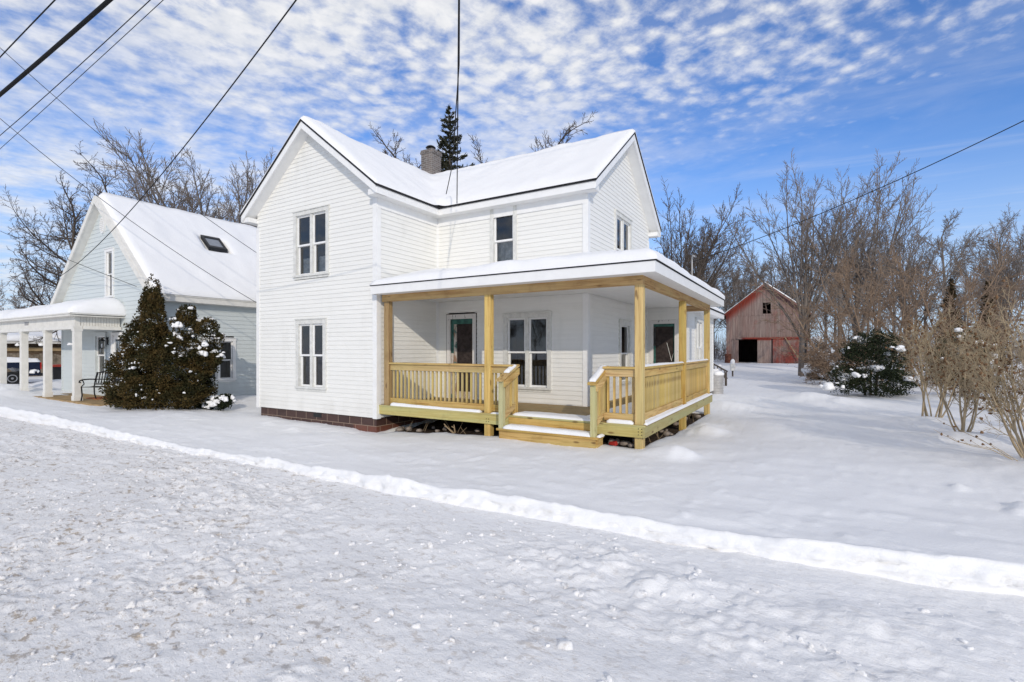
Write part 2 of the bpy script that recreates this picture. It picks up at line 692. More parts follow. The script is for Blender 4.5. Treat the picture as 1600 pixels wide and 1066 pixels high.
def m_leaf(name, a, b, c3, sc=2.2):
    m_, N = mat(name, a, .75, .15)
    f = N.noise(N.obj, sc, 4, .6)
    g = N.noise(N.obj, sc * 7, 3, .6)
    c = N.mix(N.smooth(f, .36, .64), a, b)
    c = N.mix(N.smooth(g, .5, .75), c, c3)
    N.link(c, N.b.inputs['Base Color'])
    N.b.inputs['Specular IOR Level'].default_value = .1
    return m_


M_ARB = m_leaf('bronzed_arborvitae_leaf', (.028, .028, .012), (.082, .054, .019), (.040, .046, .016))
M_YEW = m_leaf('dark_yew_needles', (.016, .024, .014), (.028, .036, .018), (.045, .05, .02))
M_SPR = m_leaf('spruce_needles', (.030, .035, .022), (.050, .050, .030), (.075, .066, .04))
M_BRZ = m_leaf('bronze_conifer_leaf', (.045, .034, .017), (.085, .058, .028), (.045, .04, .02))


def m_barn():
    m_, N = mat('weathered_red_barn_boards', (.3, .2, .18), .9, .1)
    sep = N.n('ShaderNodeSeparateXYZ')
    N.link(N.obj, sep.inputs[0])
    x, z = sep.outputs[0], sep.outputs[2]
    bw = N.math('FLOOR', N.math('MULTIPLY', N.math('ADD', x, sep.outputs[1]), 4.2))
    wn = N.n('ShaderNodeTexWhiteNoise')
    wn.noise_dimensions = '1D'
    N.link(bw, wn.inputs['W'])
    fr = N.math('FRACT', N.math('MULTIPLY', N.math('ADD', x, sep.outputs[1]), 4.2))
    gap = N.smooth(fr, .93, .99)
    g = N.noise(N.scale(N.obj, (14, 14, .6)), 1.0, 6, .7)
    big = N.noise(N.scale(N.obj, (.8, .8, .55)), 1.0, 5, .62)
    # the red paint has lasted under the eaves, along the door head and on the sliding door
    ax = N.math('ABSOLUTE', x)
    rake = N.math('SUBTRACT', N.math('SUBTRACT', 7.5, N.math('MULTIPLY', ax, .79)), z)
    under = N.smooth(rake, .35, 1.3, 1.0, 0.0)
    under = N.math('MULTIPLY', under, N.smooth(x, -1.2, .4, 1.0, .30))
    rail = N.math('MULTIPLY', N.smooth(N.math('ABSOLUTE', N.math('SUBTRACT', z, 2.28)), .06, .22, 1.0, 0.0), N.smooth(x, -2.2, -1.8))
    dmask = N.math('MULTIPLY', N.smooth(z, 2.12, 2.24, 1.0, 0.0), N.smooth(x, .45, .6))
    dmask = N.math('MULTIPLY', dmask, N.smooth(big, .40, .62))
    patch = N.math('MULTIPLY', N.smooth(big, .55, .72), .55)
    red = N.math('MAXIMUM', N.math('MAXIMUM', under, rail), N.math('MAXIMUM', N.math('MULTIPLY', dmask, .9), patch))
    red = N.math('MULTIPLY', red, N.smooth(g, .25, .62, .55, 1.0), clamp=True)
    grey = N.mix(N.smooth(g, .3, .7), (.17, .125, .112), (.33, .265, .24))
    grey = N.mix(N.math('MULTIPLY', wn.outputs['Value'], .30), grey, (.23, .105, .088))
    redc = N.mix(N.smooth(g, .3, .7), (.17, .020, .013), (.27, .042, .026))
    c = N.mix(red, grey, redc)
    c = N.mix(N.math('MULTIPLY', gap, .8), c, (.03, .022, .02))
    N.link(c, N.b.inputs['Base Color'])
    bump(N, N.math('ADD', g, N.math('MULTIPLY', gap, -2)), .01, .6)
    return m_


M_BARN = m_barn()
M_SOIL = simple('bare_soil', (.055, .040, .030), .95, .1, var=.5, scale=9, bmp=.03)
M_STALK = simple('dead_stalk', (.36, .27, .17), .9, .1, var=.3)
M_STONE = simple('field_stone', (.24, .20, .17), .9, .1, var=.4, scale=8, bmp=.02)
M_GALV = simple('galvanised_grey', (.42, .41, .40), .5, .4, .3, var=.12)
M_WIRE = simple('black_cable_sheath', (.012, .012, .013), .7, .2, var=.2)
M_TRUCK = mat('dark_blue_car_paint', (.006, .011, .032), .25, .5)[0]
M_TIRE = simple('tyre_rubber', (.02, .02, .021), .85, .2, var=.2)
M_CHROME = simple('alloy_rim', (.45, .45, .46), .35, .5, .8, var=.1)
M_TAIL = mat('red_tail_lens', (.45, .02, .015), .2, .5)[0]
M_REDLID = simple('red_bin_lid', (.55, .06, .03), .5, .3, var=.1)
M_BIN = simple('black_bin_plastic', (.018, .018, .02), .5, .3, var=.1)
M_GARAGE = simple('brown_garage_boards', (.13, .09, .06), .85, .15, var=.25, scale=3)
M_TANB = simple('tan_garage_band', (.42, .31, .18), .8, .15, var=.15, scale=3)
M_FENCE = simple('grey_fence_boards', (.20, .165, .125), .9, .1, var=.4, scale=3)
M_SLAB = simple('tan_porch_floor', (.36, .25, .13), .8, .15, var=.2, scale=3)
M_RUG = simple('faded_red_door_mat', (.36, .13, .06), .95, .1, var=.2, scale=9)
M_RUST = simple('rusty_drum', (.12, .045, .03), .8, .2, var=.4, scale=8)
M_PLAS = simple('red_plastic_scrap', (.55, .05, .04), .5, .3, var=.2)

# ------------------------------------------------------------------ ground
YE_X = [-90, -60, -19, -7.2, -2.7, -.3, 1.4, 4, 8, 20, 60, 90]
YE_Y = [2.5, 3.5, 4.45, 4.52, 4.64, 4.76, 5.05, 5.5, 6.0, 6.6, 7.5, 8]


def y_edge(x):
    return np.interp(x, YE_X, YE_Y) + .09 * fbm(x, x * 0 + 3.1, 1.6, 4, 5, .42)


CTRL = np.array([(-12.9, 8.0, -.13), (-11, 8.0, -.16), (-9.6, 8.0, -.20), (-8.6, 8.0, -.26), (-7.4, 8.15, -.17), (-6.3, 8.2, -.10), (-5.5, 8.2, -.06),
                 (-4.9, 7.8, -.01), (-3.0, 7.8, .01), (-2.4, 8.2, -.02), (-2.3, 11.6, -.15), (-2.3, 14.8, -.16), (-2.9, 19, -.02), (-3.5, 31, .1),
                 (-13, 12, 0.0), (-16, 10.4, .04), (-17, 7, .08), (-19, 5.9, .07), (-24, 6, .12), (-30, 9, .0), (-37, 9, -.25), (-60, 12, -.1),
                 (-14, 6, .04), (-8, 6.2, -.02), (-3, 6.2, .0), (0, 7, .0), (0, 12, .02), (2, 9, .06), (2.3, 12, .08), (2.2, 14, .08), (4, 8, .12), (6, 14, .2), (1, 20, .06), (0, 33, .1),
                 (-3.5, 52, .36), (-12, 52, .35), (8, 52, .4), (-20, 30, .2), (20, 30, .5), (40, 60, .8), (0, 90, .8), (-60, 60, .3), (60, 20, .5)])


def ground_base(x, y):
    x = np.asarray(x, float)
    y = np.asarray(y, float)
    num = np.zeros_like(x)
    den = np.zeros_like(x)
    for cx, cy, cz in CTRL:
        d2 = (x - cx) ** 2 + (y - cy) ** 2 + .05
        w = d2 ** -1.6
        num += w * cz
        den += w
    return num / den


MOUNDS = [(-1.94, 8.10, .34, .13), (-1.66, 7.95, .28, .09), (-1.85, 11.15, .45, .20), (-2.05, 12.0, .4, .12), (.05, 18.8, .9, .20), (.9, 18.0, .7, .10),
          (2.2, 13.3, .8, .16), (2.45, 11.4, .8, .14), (3.0, 9.2, 1.2, .14), (1.50, 7.62, .10, .07), (1.86, 7.0, .10, .08), (1.93, 6.86, .09, .07), (1.78, 6.82, .08, .05),
          (-2.2, 16.5, .6, .18), (-1.5, 18.4, .35, .12), (-24.6, 6.1, .9, .28), (-26, 5.8, .9, .35), (-23.2, 5.7, .6, .15), (-11.3, 7.3, .16, .05), (-11.0, 7.2, .10, .04), (-10.1, 7.2, .14, .06), (-9.8, 7.1, .09, .05), (-9.3, 7.3, .12, .05), (-9.0, 7.05, .1, .04), (-8.1, 6.9, .12, .03),
          (-27.5, 8.2, 1.3, .35), (-25.5, 8.3, .8, .3), (-8.8, 7.6, .3, -.05)]


def yard_h(x, y):
    h = ground_base(x, y)
    h = h + .050 * fbm(x, y, 2.4, 3, 11) + .020 * fbm(x, y * 1.4, .55, 3, 21)
    crust = np.maximum(fbm(x, y, .16, 3, 45), .12) - .12
    h = h + .030 * crust
    rip = fbm(x * .35 + y * .12, y * 1.9, .42, 3, 41)
    h = h + .010 * rip
    for cx, cy, r, a in MOUNDS:
        d = np.sqrt(((x - cx) / r) ** 2 + ((y - cy) / r) ** 2) * (1 + .35 * fbm(x, y, .3, 2, 33))
        h = h + a * np.exp(-d * d * 1.6)
    return h


def spaced(lo, hi, c0, c1, fine, grow=1.07):
    """coordinates lo..hi with fine steps between c0 and c1"""
    mid = list(np.arange(c0, c1 + fine * .5, fine))
    a, st = [c0], fine
    while a[-1] > lo:
        st *= grow
        a.append(a[-1] - st)
    b, st = [c1], fine
    while b[-1] < hi:
        st *= grow
        b.append(b[-1] + st)
    return np.array(a[:0:-1] + mid + b[1:])


def grid_faces(nx, ny):
    i = np.arange(nx - 1)[:, None] * ny + np.arange(ny - 1)[None, :]
    i = i.ravel()
    return np.stack([i, i + ny, i + ny + 1, i + 1], 1)


def road_h(x, y):
    side = np.clip((-.34 * x - .55 * y + 2.2) / 3.0, 0.35, 1.0)
    h = -.165 + .012 * fbm(x, y, 1.6, 3, 51)
    # churned patches lie between smoother, packed ones
    pm = fbm(x * .7, y, 1.1, 3, 57)
    rough = np.clip(.45 + 1.5 * pm + .35 * side, .12, 1.25)
    l0 = fbm(x * .6, y, .75, 3, 59)
    h = h + .030 * l0
    l1 = fbm(x, y * 1.15, .21, 4, 61, .55)
    h = h + .046 * np.maximum(l1, -.12) * rough
    l2 = fbm(x, y, .075, 3, 71, .6)
    h = h + .020 * np.maximum(l2 - .04, 0) * rough * 1.4
    l3 = fbm(x, y, .032, 2, 81, .6)
    h = h + .005 * l3 * rough
    # shallow ruts that run with the road
    h = h + .012 * np.cos((y - 2.6) * 2 * math.pi / 1.75 + .5 * fbm(x, y, 3.0, 2, 91))
    # windrow the plough left in front of the bank
    w = y_edge(x)
    h = h + .035 * np.exp(-((w - y - 1.0) / .35) ** 2) * (.6 + 1.5 * fbm(x, y, .5, 3, 95))
    return h


def build_ground():
    xs = spaced(-70, 30, -6.0, 1.9, .022, 1.013)
    t = np.linspace(0, 1, 230)
    ys_rel = np.concatenate([-np.array([14, 10, 7.5, 6, 5]), np.linspace(-4.4, -.0, 225)])
    X, Yr = np.meshgrid(xs, ys_rel, indexing='ij')
    Y = y_edge(X) + Yr + .06
    Z = road_h(X, Y)
    o = np_mesh('road', np.stack([X, Y, Z], -1).reshape(-1, 3), grid_faces(len(xs), len(ys_rel)), M_ROAD, None, True)
    tag(o, kind='structure')

    xs = spaced(-95, 95, -13.0, 3.4, .032, 1.035)
    rows = [0.0, .003, .007, .012, .018, .026, .035, .046, .058, .072, .088]
    st = .03
    while rows[-1] < 95:
        rows.append(rows[-1] + st)
        st *= 1.025
    rows = np.array(rows)
    X, D = np.meshgrid(xs, rows, indexing='ij')
    k = np.clip(np.arange(len(rows)), 0, 10) / 10.0
    Kk = np.broadcast_to(k, X.shape)
    ye = y_edge(X)
    Y = ye + D
    top = yard_h(X, ye + np.maximum(D, .088))
    lip = .030 * np.exp(-((D - .09) / .06) ** 2) * (.8 + 1.6 * fbm(X, D * 0, .35, 4, 101))
    top = top + lip
    s_ = Kk ** .90
    Z = np.where(Kk < 1, -.215 * (1 - s_) + top * s_, top)
    # scraped, chunky face of the bank
    face = np.sin(math.pi * np.clip(Kk, 0, 1))
    Y = Y + face * (.055 * fbm(X, Z * 3.2, .20, 5, 111, .6) + .05 * fbm(X * .25, Z * 6, .12, 3, 117))
    Z = Z + face * .028 * fbm(X, Y * 3, .10, 3, 119, .6)
    # keep the snow out from under the porch and houses
    under = (X > -8.35) & (X < -2.48) & (Y > 8.42) & (Y < 14.7)
    fade = np.clip(np.minimum.reduce([X + 8.40, -2.40 - X, Y - 8.26, 14.85 - Y]) / .22, 0, 1)
    Z = Z - fade * .28
    o = np_mesh('snowy_yard', np.stack([X, Y, Z], -1).reshape(-1, 3), grid_faces(len(xs), len(rows)), M_SNOW, None, True)
    tag(o, kind='structure')
    mb = MB()
    mb.face([(-1500, -1500, -.6), (1500, -1500, -.6), (1500, 1500, -.6), (-1500, 1500, -.6)])
    tag(mb.build('snow_field', M_SNOW), kind='structure')
    # dark soil below the porch
    gx = np.linspace(-8.4, -2.36, 70)
    gy = np.linspace(8.24, 15.0, 70)
    X, Y = np.meshgrid(gx, gy, indexing='ij')
    edge = np.minimum.reduce([X + 8.40, -2.36 - X, Y - 8.24, 15.0 - Y])
    Z = ground_base(X, Y) - .03 + .07 * fbm(X, Y, .35, 4, 131) - .10 * np.clip(1 - edge / .12, 0, 1)
    o = np_mesh('soil', np.stack([X, Y, Z], -1).reshape(-1, 3), grid_faces(70, 70), M_SOIL, None, True)
    tag(o, kind='structure')


build_ground()


def gz(x, y):
    return float(yard_h(np.array([float(x)]), np.array([float(y)]))[0])


# lumps of broken snow thrown on the road by the plough
def ico():
    t = (1 + 5 ** .5) / 2
    v = np.array([(-1, t, 0), (1, t, 0), (-1, -t, 0), (1, -t, 0), (0, -1, t), (0, 1, t), (0, -1, -t), (0, 1, -t), (t, 0, -1), (t, 0, 1), (-t, 0, -1), (-t, 0, 1)], float)
    v /= np.linalg.norm(v[0])
    f = [(0, 11, 5), (0, 5, 1), (0, 1, 7), (0, 7, 10), (0, 10, 11), (1, 5, 9), (5, 11, 4), (11, 10, 2), (10, 7, 6), (7, 1, 8), (3, 9, 4), (3, 4, 2), (3, 2, 6), (3, 6, 8), (3, 8, 9), (4, 9, 5), (2, 4, 11), (6, 2, 10), (8, 6, 7), (9, 8, 1)]
    return v, f


def ico2():
    v, f = ico()
    v = list(map(tuple, v))
    cache = {}

    def mid(a, b):
        k = (min(a, b), max(a, b))
        if k not in cache:
            p = (np.array(v[a]) + np.array(v[b])) / 2
            p /= np.linalg.norm(p)
            cache[k] = len(v)
            v.append(tuple(p))
        return cache[k]
    nf = []
    for a, b, c in f:
        ab, bc, ca = mid(a, b), mid(b, c), mid(c, a)
        nf += [(a, ab, ca), (b, bc, ab), (c, ca, bc), (ab, bc, ca)]
    return np.array(v), np.array(nf)


ICO_V, ICO_F = ico2()


def blobs(name, cs, rs, flat, mats, parent=None, seed=1, rough=.35, kind=None, smooth=True):
    rg = np.random.default_rng(seed)
    n = len(cs)
    V = np.broadcast_to(ICO_V, (n,) + ICO_V.shape).copy()
    ph = rg.uniform(0, 6.28, (n, 1, 3))
    bumpv = 1 + rough * (np.sin(V[..., :1] * 2.3 + ph[..., :1]) * np.sin(V[..., 1:2] * 2.9 + ph[..., 1:2]) + .5 * np.sin(V[..., 2:] * 4.1 + ph[..., 2:]))
    V = V * bumpv
    sc = rg.uniform(.65, 1.35, (n, 1, 3))
    V = V * sc
    a = rg.uniform(0, 6.28, (n, 1))
    x = V[..., 0] * np.cos(a) - V[..., 1] * np.sin(a)
    y = V[..., 0] * np.sin(a) + V[..., 1] * np.cos(a)
    V = np.stack([x, y, V[..., 2] * flat], -1) * np.asarray(rs).reshape(n, 1, 1) + np.asarray(cs)[:, None, :]
    F = (ICO_F[None] + np.arange(n)[:, None, None] * len(ICO_V)).reshape(-1, 3)
    o = np_mesh(name, V.reshape(-1, 3), F, mats, parent, smooth)
    if kind:
        o['kind'] = kind
    return o


def clods():
    rg = np.random.default_rng(5)
    n = 4400
    x = np.concatenate([rg.uniform(-9, 1.8, n // 2), rg.normal(-4.2, 2.8, n - n // 2)])
    y = rg.uniform(.9, 4.6, n)
    keep = (y < y_edge(x) - .12) & (x < 2.2)
    x, y = x[keep], y[keep]
    dens = fbm(x, y, .8, 3, 141) + .35 * np.clip((-.34 * x - .55 * y + 1.6) / 3, -.6, 1)
    keep = dens > -.12 + rg.uniform(-.2, .25, len(x))
    x, y = x[keep], y[keep]
    r = .004 + .022 * rg.random(len(x)) ** 4.5
    big = rg.random(len(x)) > .994
    r = np.where(big, r + .018, r)
    z = road_h(x, y) - r * .10
    o = blobs('snow_lumps', np.stack([x, y, z], 1), r, .75, M_ROAD, None, 6, .5)
    tag(o, 'broken lumps of dirty snow strewn over the plowed road', 'snow lumps', kind='stuff')


clods()

# ------------------------------------------------------------------ building helpers
class Frame:
    """local wall frame: u along the wall, z up, d outward"""

    def __init__(s, o, u, n):
        s.o = Vector(o)
        s.u = Vector(u)
        s.n = Vector(n)

    def p(s, u, z, d=0.0):
        return s.o + s.u * u + s.n * d + Vector((0, 0, z))

    def box(s, mb, u0, u1, z0, z1, d0, d1, m=0):
        lo = [s.p(u0, z0, d1), s.p(u1, z0, d1), s.p(u1, z0, d0), s.p(u0, z0, d0)]
        hi = [s.p(u0, z1, d1), s.p(u1, z1, d1), s.p(u1, z1, d0), s.p(u0, z1, d0)]
        mb.hexa(lo, hi, m)


def siding(mb, fr, span, z0, z1, holes=(), e=.104, dtop=.003, dbot=.0165, m=0):
    """lapped boards; span(z) -> (u0,u1) or None; holes = (u0,u1,za,zb)"""
    n = max(1, int(round((z1 - z0) / e)))
    e = (z1 - z0) / n
    for k in range(n):
        a, b = z0 + k * e, z0 + (k + 1) * e
        sa, sb = span(a), span(b)
        if sa is None:
            continue
        if sb is None or sb[1] - sb[0] < .02:
            c = (sa[0] + sa[1]) / 2
            sb = (c - .005, c + .005)
        cuts = sorted((h[0], h[1]) for h in holes if h[2] < b - .002 and h[3] > a + .002)
        segs = []
        cur0, cur1 = sa[0], sb[0]
        for h0, h1 in cuts:
            if h0 > cur0:
                segs.append((cur0, h0, cur1, h0))
            cur0 = cur1 = h1
        segs.append((cur0, sa[1], cur1, sb[1]))
        for a0, a1, b0, b1 in segs:
            if a1 - a0 < .003:
                continue
            mb.face([fr.p(a0, a, dbot), fr.p(a1, a, dbot), fr.p(b1, b, dtop), fr.p(b0, b, dtop)], m)
            mb.face([fr.p(a0, a, 0), fr.p(a1, a, 0), fr.p(a1, a, dbot), fr.p(a0, a, dbot)], m)


def window(fr, u0, u1, z0, z1, parent, units=2, trim=.10, m_trim=None, m_sash=None, curtain=0.0, name='window', depth=1.3, mid=.5, sash=.045):
    """double-hung window in the opening u0..u1, z0..z1 (outer edge of the casing)"""
    mt = m_trim or M_OTRIM
    ms = m_sash or M_TRIM
    mb = MB()
    pr = .042
    fr.box(mb, u0, u0 + trim, z0 + .05, z1 - trim, -.02, pr)
    fr.box(mb, u1 - trim, u1, z0 + .05, z1 - trim, -.02, pr)
    fr.box(mb, u0 - .01, u1 + .01, z1 - trim, z1, -.02, pr + .006)
    fr.box(mb, u0 - .015, u1 + .015, z1, z1 + .022, -.02, pr + .03)
    fr.box(mb, u0 - .01, u1 + .01, z0, z0 + .05, -.02, pr + .025)
    fr.box(mb, u0 + .01, u1 - .01, z0 - .06, z0, -.02, pr - .012)
    o0, o1, oz0, oz1 = u0 + trim, u1 - trim, z0 + .05, z1 - trim
    # reveal
    fr.box(mb, o0 - .012, o0, oz0, oz1, -.12, -.02)
    fr.box(mb, o1, o1 + .012, oz0, oz1, -.12, -.02)
    fr.box(mb, o0, o1, oz1, oz1 + .012, -.12, -.02)
    fr.box(mb, o0, o1, oz0 - .012, oz0, -.12, -.02)
    mull = .09
    spans = [(o0, o1)]
    if units == 2:
        c = (o0 + o1) / 2
        fr.box(mb, c - mull / 2, c + mull / 2, oz0, oz1, -.10, .018)
        spans = [(o0, c - mull / 2), (c + mull / 2, o1)]
    w = mb.build(name, mt, parent)
    sb = MB()
    gb = MB()
    zm = oz0 + (oz1 - oz0) * mid
    s_ = sash
    for a, b in spans:
        # upper sash sits outside the lower one
        for (za, zb, d0, d1) in ((zm - .02, oz1, -.045, -.012), (oz0, zm + .02, -.085, -.050)):
            fr.box(sb, a, a + s_, za, zb, d0, d1)
            fr.box(sb, b - s_, b, za, zb, d0, d1)
            fr.box(sb, a + s_, b - s_, zb - s_, zb, d0, d1 - .002)
            fr.box(sb, a + s_, b - s_, za, za + s_, d0, d1 - .002)
            dm = (d0 + d1) / 2
            gb.face([fr.p(a + s_, za + s_, dm), fr.p(b - s_, za + s_, dm), fr.p(b - s_, zb - s_, dm), fr.p(a + s_, zb - s_, dm)])
    sb.build('sash', ms, w)
    gb.build('glass', M_GLASS, w)
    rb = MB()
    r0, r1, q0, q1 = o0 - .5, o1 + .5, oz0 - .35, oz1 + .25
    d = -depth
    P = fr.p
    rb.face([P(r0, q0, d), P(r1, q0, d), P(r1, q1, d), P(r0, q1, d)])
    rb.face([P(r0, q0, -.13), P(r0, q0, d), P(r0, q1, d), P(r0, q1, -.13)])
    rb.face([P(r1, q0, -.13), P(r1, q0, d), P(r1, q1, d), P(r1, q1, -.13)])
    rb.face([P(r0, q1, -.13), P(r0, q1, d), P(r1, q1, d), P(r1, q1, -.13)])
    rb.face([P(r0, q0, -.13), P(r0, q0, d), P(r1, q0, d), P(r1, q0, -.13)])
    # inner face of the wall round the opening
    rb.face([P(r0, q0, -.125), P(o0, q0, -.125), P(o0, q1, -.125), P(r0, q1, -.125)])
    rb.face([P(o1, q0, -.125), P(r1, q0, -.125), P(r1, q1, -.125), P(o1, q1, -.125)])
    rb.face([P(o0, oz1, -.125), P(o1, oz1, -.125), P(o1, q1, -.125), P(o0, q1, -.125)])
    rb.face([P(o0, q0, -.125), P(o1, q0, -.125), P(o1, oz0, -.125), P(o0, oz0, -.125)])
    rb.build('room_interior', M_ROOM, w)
    if curtain:
        cb = MB()
        n = 26
        for a, b in spans:
            top = oz0 + (oz1 - oz0) * curtain
            for i in range(n):
                t0, t1 = i / n, (i + 1) / n
                f0 = -.17 + .018 * math.sin(t0 * 23 + a * 9)
                f1 = -.17 + .018 * math.sin(t1 * 23 + a * 9)
                cb.face([P(a + (b - a) * t0, oz0, f0), P(a + (b - a) * t1, oz0, f1), P(a + (b - a) * t1, top, f1), P(a + (b - a) * t0, top, f0)])
        cb.build('curtain', M_CURT, w, True)
    return w


def hole(u0, u1, z0, z1, trim=.10):
    return (u0 + trim * .5, u1 - trim * .5, z0 + .02, z1 - trim * .5)


def snow_sheet(name, xs, ys, inside, zf, T, rad, mats, parent, seed=0, rough=.02, drop=.0, sag=0.0):
    """snow lying on a roof: grid over the plan where inside(x,y); rounded edge"""
    xs = np.asarray(xs)
    ys = np.asarray(ys)
    nx, ny = len(xs), len(ys)
    X, Y = np.meshgrid(xs, ys, indexing='ij')
    cx = (xs[:-1] + xs[1:]) / 2
    cy = (ys[:-1] + ys[1:]) / 2
    CX, CY = np.meshgrid(cx, cy, indexing='ij')
    msk = inside(CX, CY)
    pad = np.pad(msk, 1)
    edges = []
    I, J = np.nonzero(msk)
    bp = []
    for i, j in zip(I, J):
        if not pad[i, j + 1]:
            edges.append(((i, j + 1), (i, j)))
        if not pad[i + 2, j + 1]:
            edges.append(((i + 1, j), (i + 1, j + 1)))
        if not pad[i + 1, j]:
            edges.append(((i, j), (i + 1, j)))
        if not pad[i + 1, j + 2]:
            edges.append(((i + 1, j + 1), (i, j + 1)))
    for (a, b) in edges:
        bp.append((X[a], Y[a]))
    bp = np.array(bp)
    P = np.stack([X.ravel(), Y.ravel()], 1)
    d = np.full(len(P), 1e9)
    for k in range(0, len(bp), 64):
        c = bp[k:k + 64]
        d = np.minimum(d, np.sqrt(((P[:, None] - c[None]) ** 2).sum(-1)).min(1))
    d = d.reshape(X.shape)
    wob = 1 + .5 * fbm(X, Y, .5, 3, seed + 3)
    t = np.clip(d / (rad * wob), 0, 1)
    prof = np.sqrt(np.clip(1 - (1 - t) ** 2, 0, 1))
    th = T * (1 + .6 * fbm(X, Y, 1.7, 2, seed + 9))
    Z = zf(X, Y) + .012 + th * (np.clip(.22 + .55 * fbm(X, Y, .6, 3, seed + 21), .02, .5) * (1 - prof) + prof) + rough * fbm(X, Y, .45, 4, seed) * (.3 + prof)
    used = -np.ones(nx * ny, dtype=np.int64)
    V = []
    F = []

    def vid(i, j):
        k = i * ny + j
        if used[k] < 0:
            used[k] = len(V)
            V.append((X[i, j], Y[i, j], Z[i, j]))
        return used[k]
    for i, j in zip(I, J):
        F.append((vid(i, j), vid(i + 1, j), vid(i + 1, j + 1), vid(i, j + 1)))
    low = {}

    def lid(a):
        if a not in low:
            low[a] = len(V)
            V.append((X[a], Y[a], float(zf(X[a:a] if False else np.array([X[a]]), np.array([Y[a]]))[0]) - drop))
        return low[a]
    for a, b in edges:
        F.append((vid(*b), vid(*a), lid(a), lid(b)))
    return np_mesh(name, np.array(V), np.array(F), mats, parent, True)


def cuts(lo, hi, step, extra=()):
    v = list(np.arange(lo, hi, step)) + [hi] + list(extra)
    v = sorted(v)
    o = [v[0]]
    for a in v[1:]:
        if a - o[-1] > 1e-4:
            if a - o[-1] < step * .35 and a not in extra and a != hi:
                continue
            if a - o[-1] < step * .35 and o[-1] not in extra and len(o) > 1:
                o[-1] = a
                continue
            o.append(a)
    return np.array(o)


# ------------------------------------------------------------------ the farmhouse
XL, XR = -12.96, -8.42        # front wing walls
YW = 8.117                    # front wall of the wing
YM = 10.267                   # front wall of the main block
XM = -4.178                   # end wall of the main block
YB = 15.155                   # back
XC = (XL + XR) / 2            # ridge of the wing
YC = (YM + YB) / 2            # ridge of the main block
ZS = .085                     # foot of the siding
ZE = 5.30                     # top of the eave edge
ZR = 7.31                     # ridge
YR = 7.80                     # front rake edge
XE = -3.86                    # rake edge of the main gable
WE = 2.57                     # half span of the wing roof
ME = YC - 9.97                # half span of the main roof
SW = (ZR - ZE) / WE
SM = (ZR - ZE) / ME

house = thing('farmhouse', 'white two-storey clapboard farmhouse with snowy cross gable roof and new wooden wraparound porch', 'house', (-8.4, 12.0, 0.0))
F_FRONT = Frame((0, YW, 0), (1, 0, 0), (0, -1, 0))
F_MAIN = Frame((0, YM, 0), (1, 0, 0), (0, -1, 0))
F_WSIDE = Frame((XR, 0, 0), (0, 1, 0), (1, 0, 0))
F_END = Frame((XM, 0, 0), (0, 1, 0), (1, 0, 0))


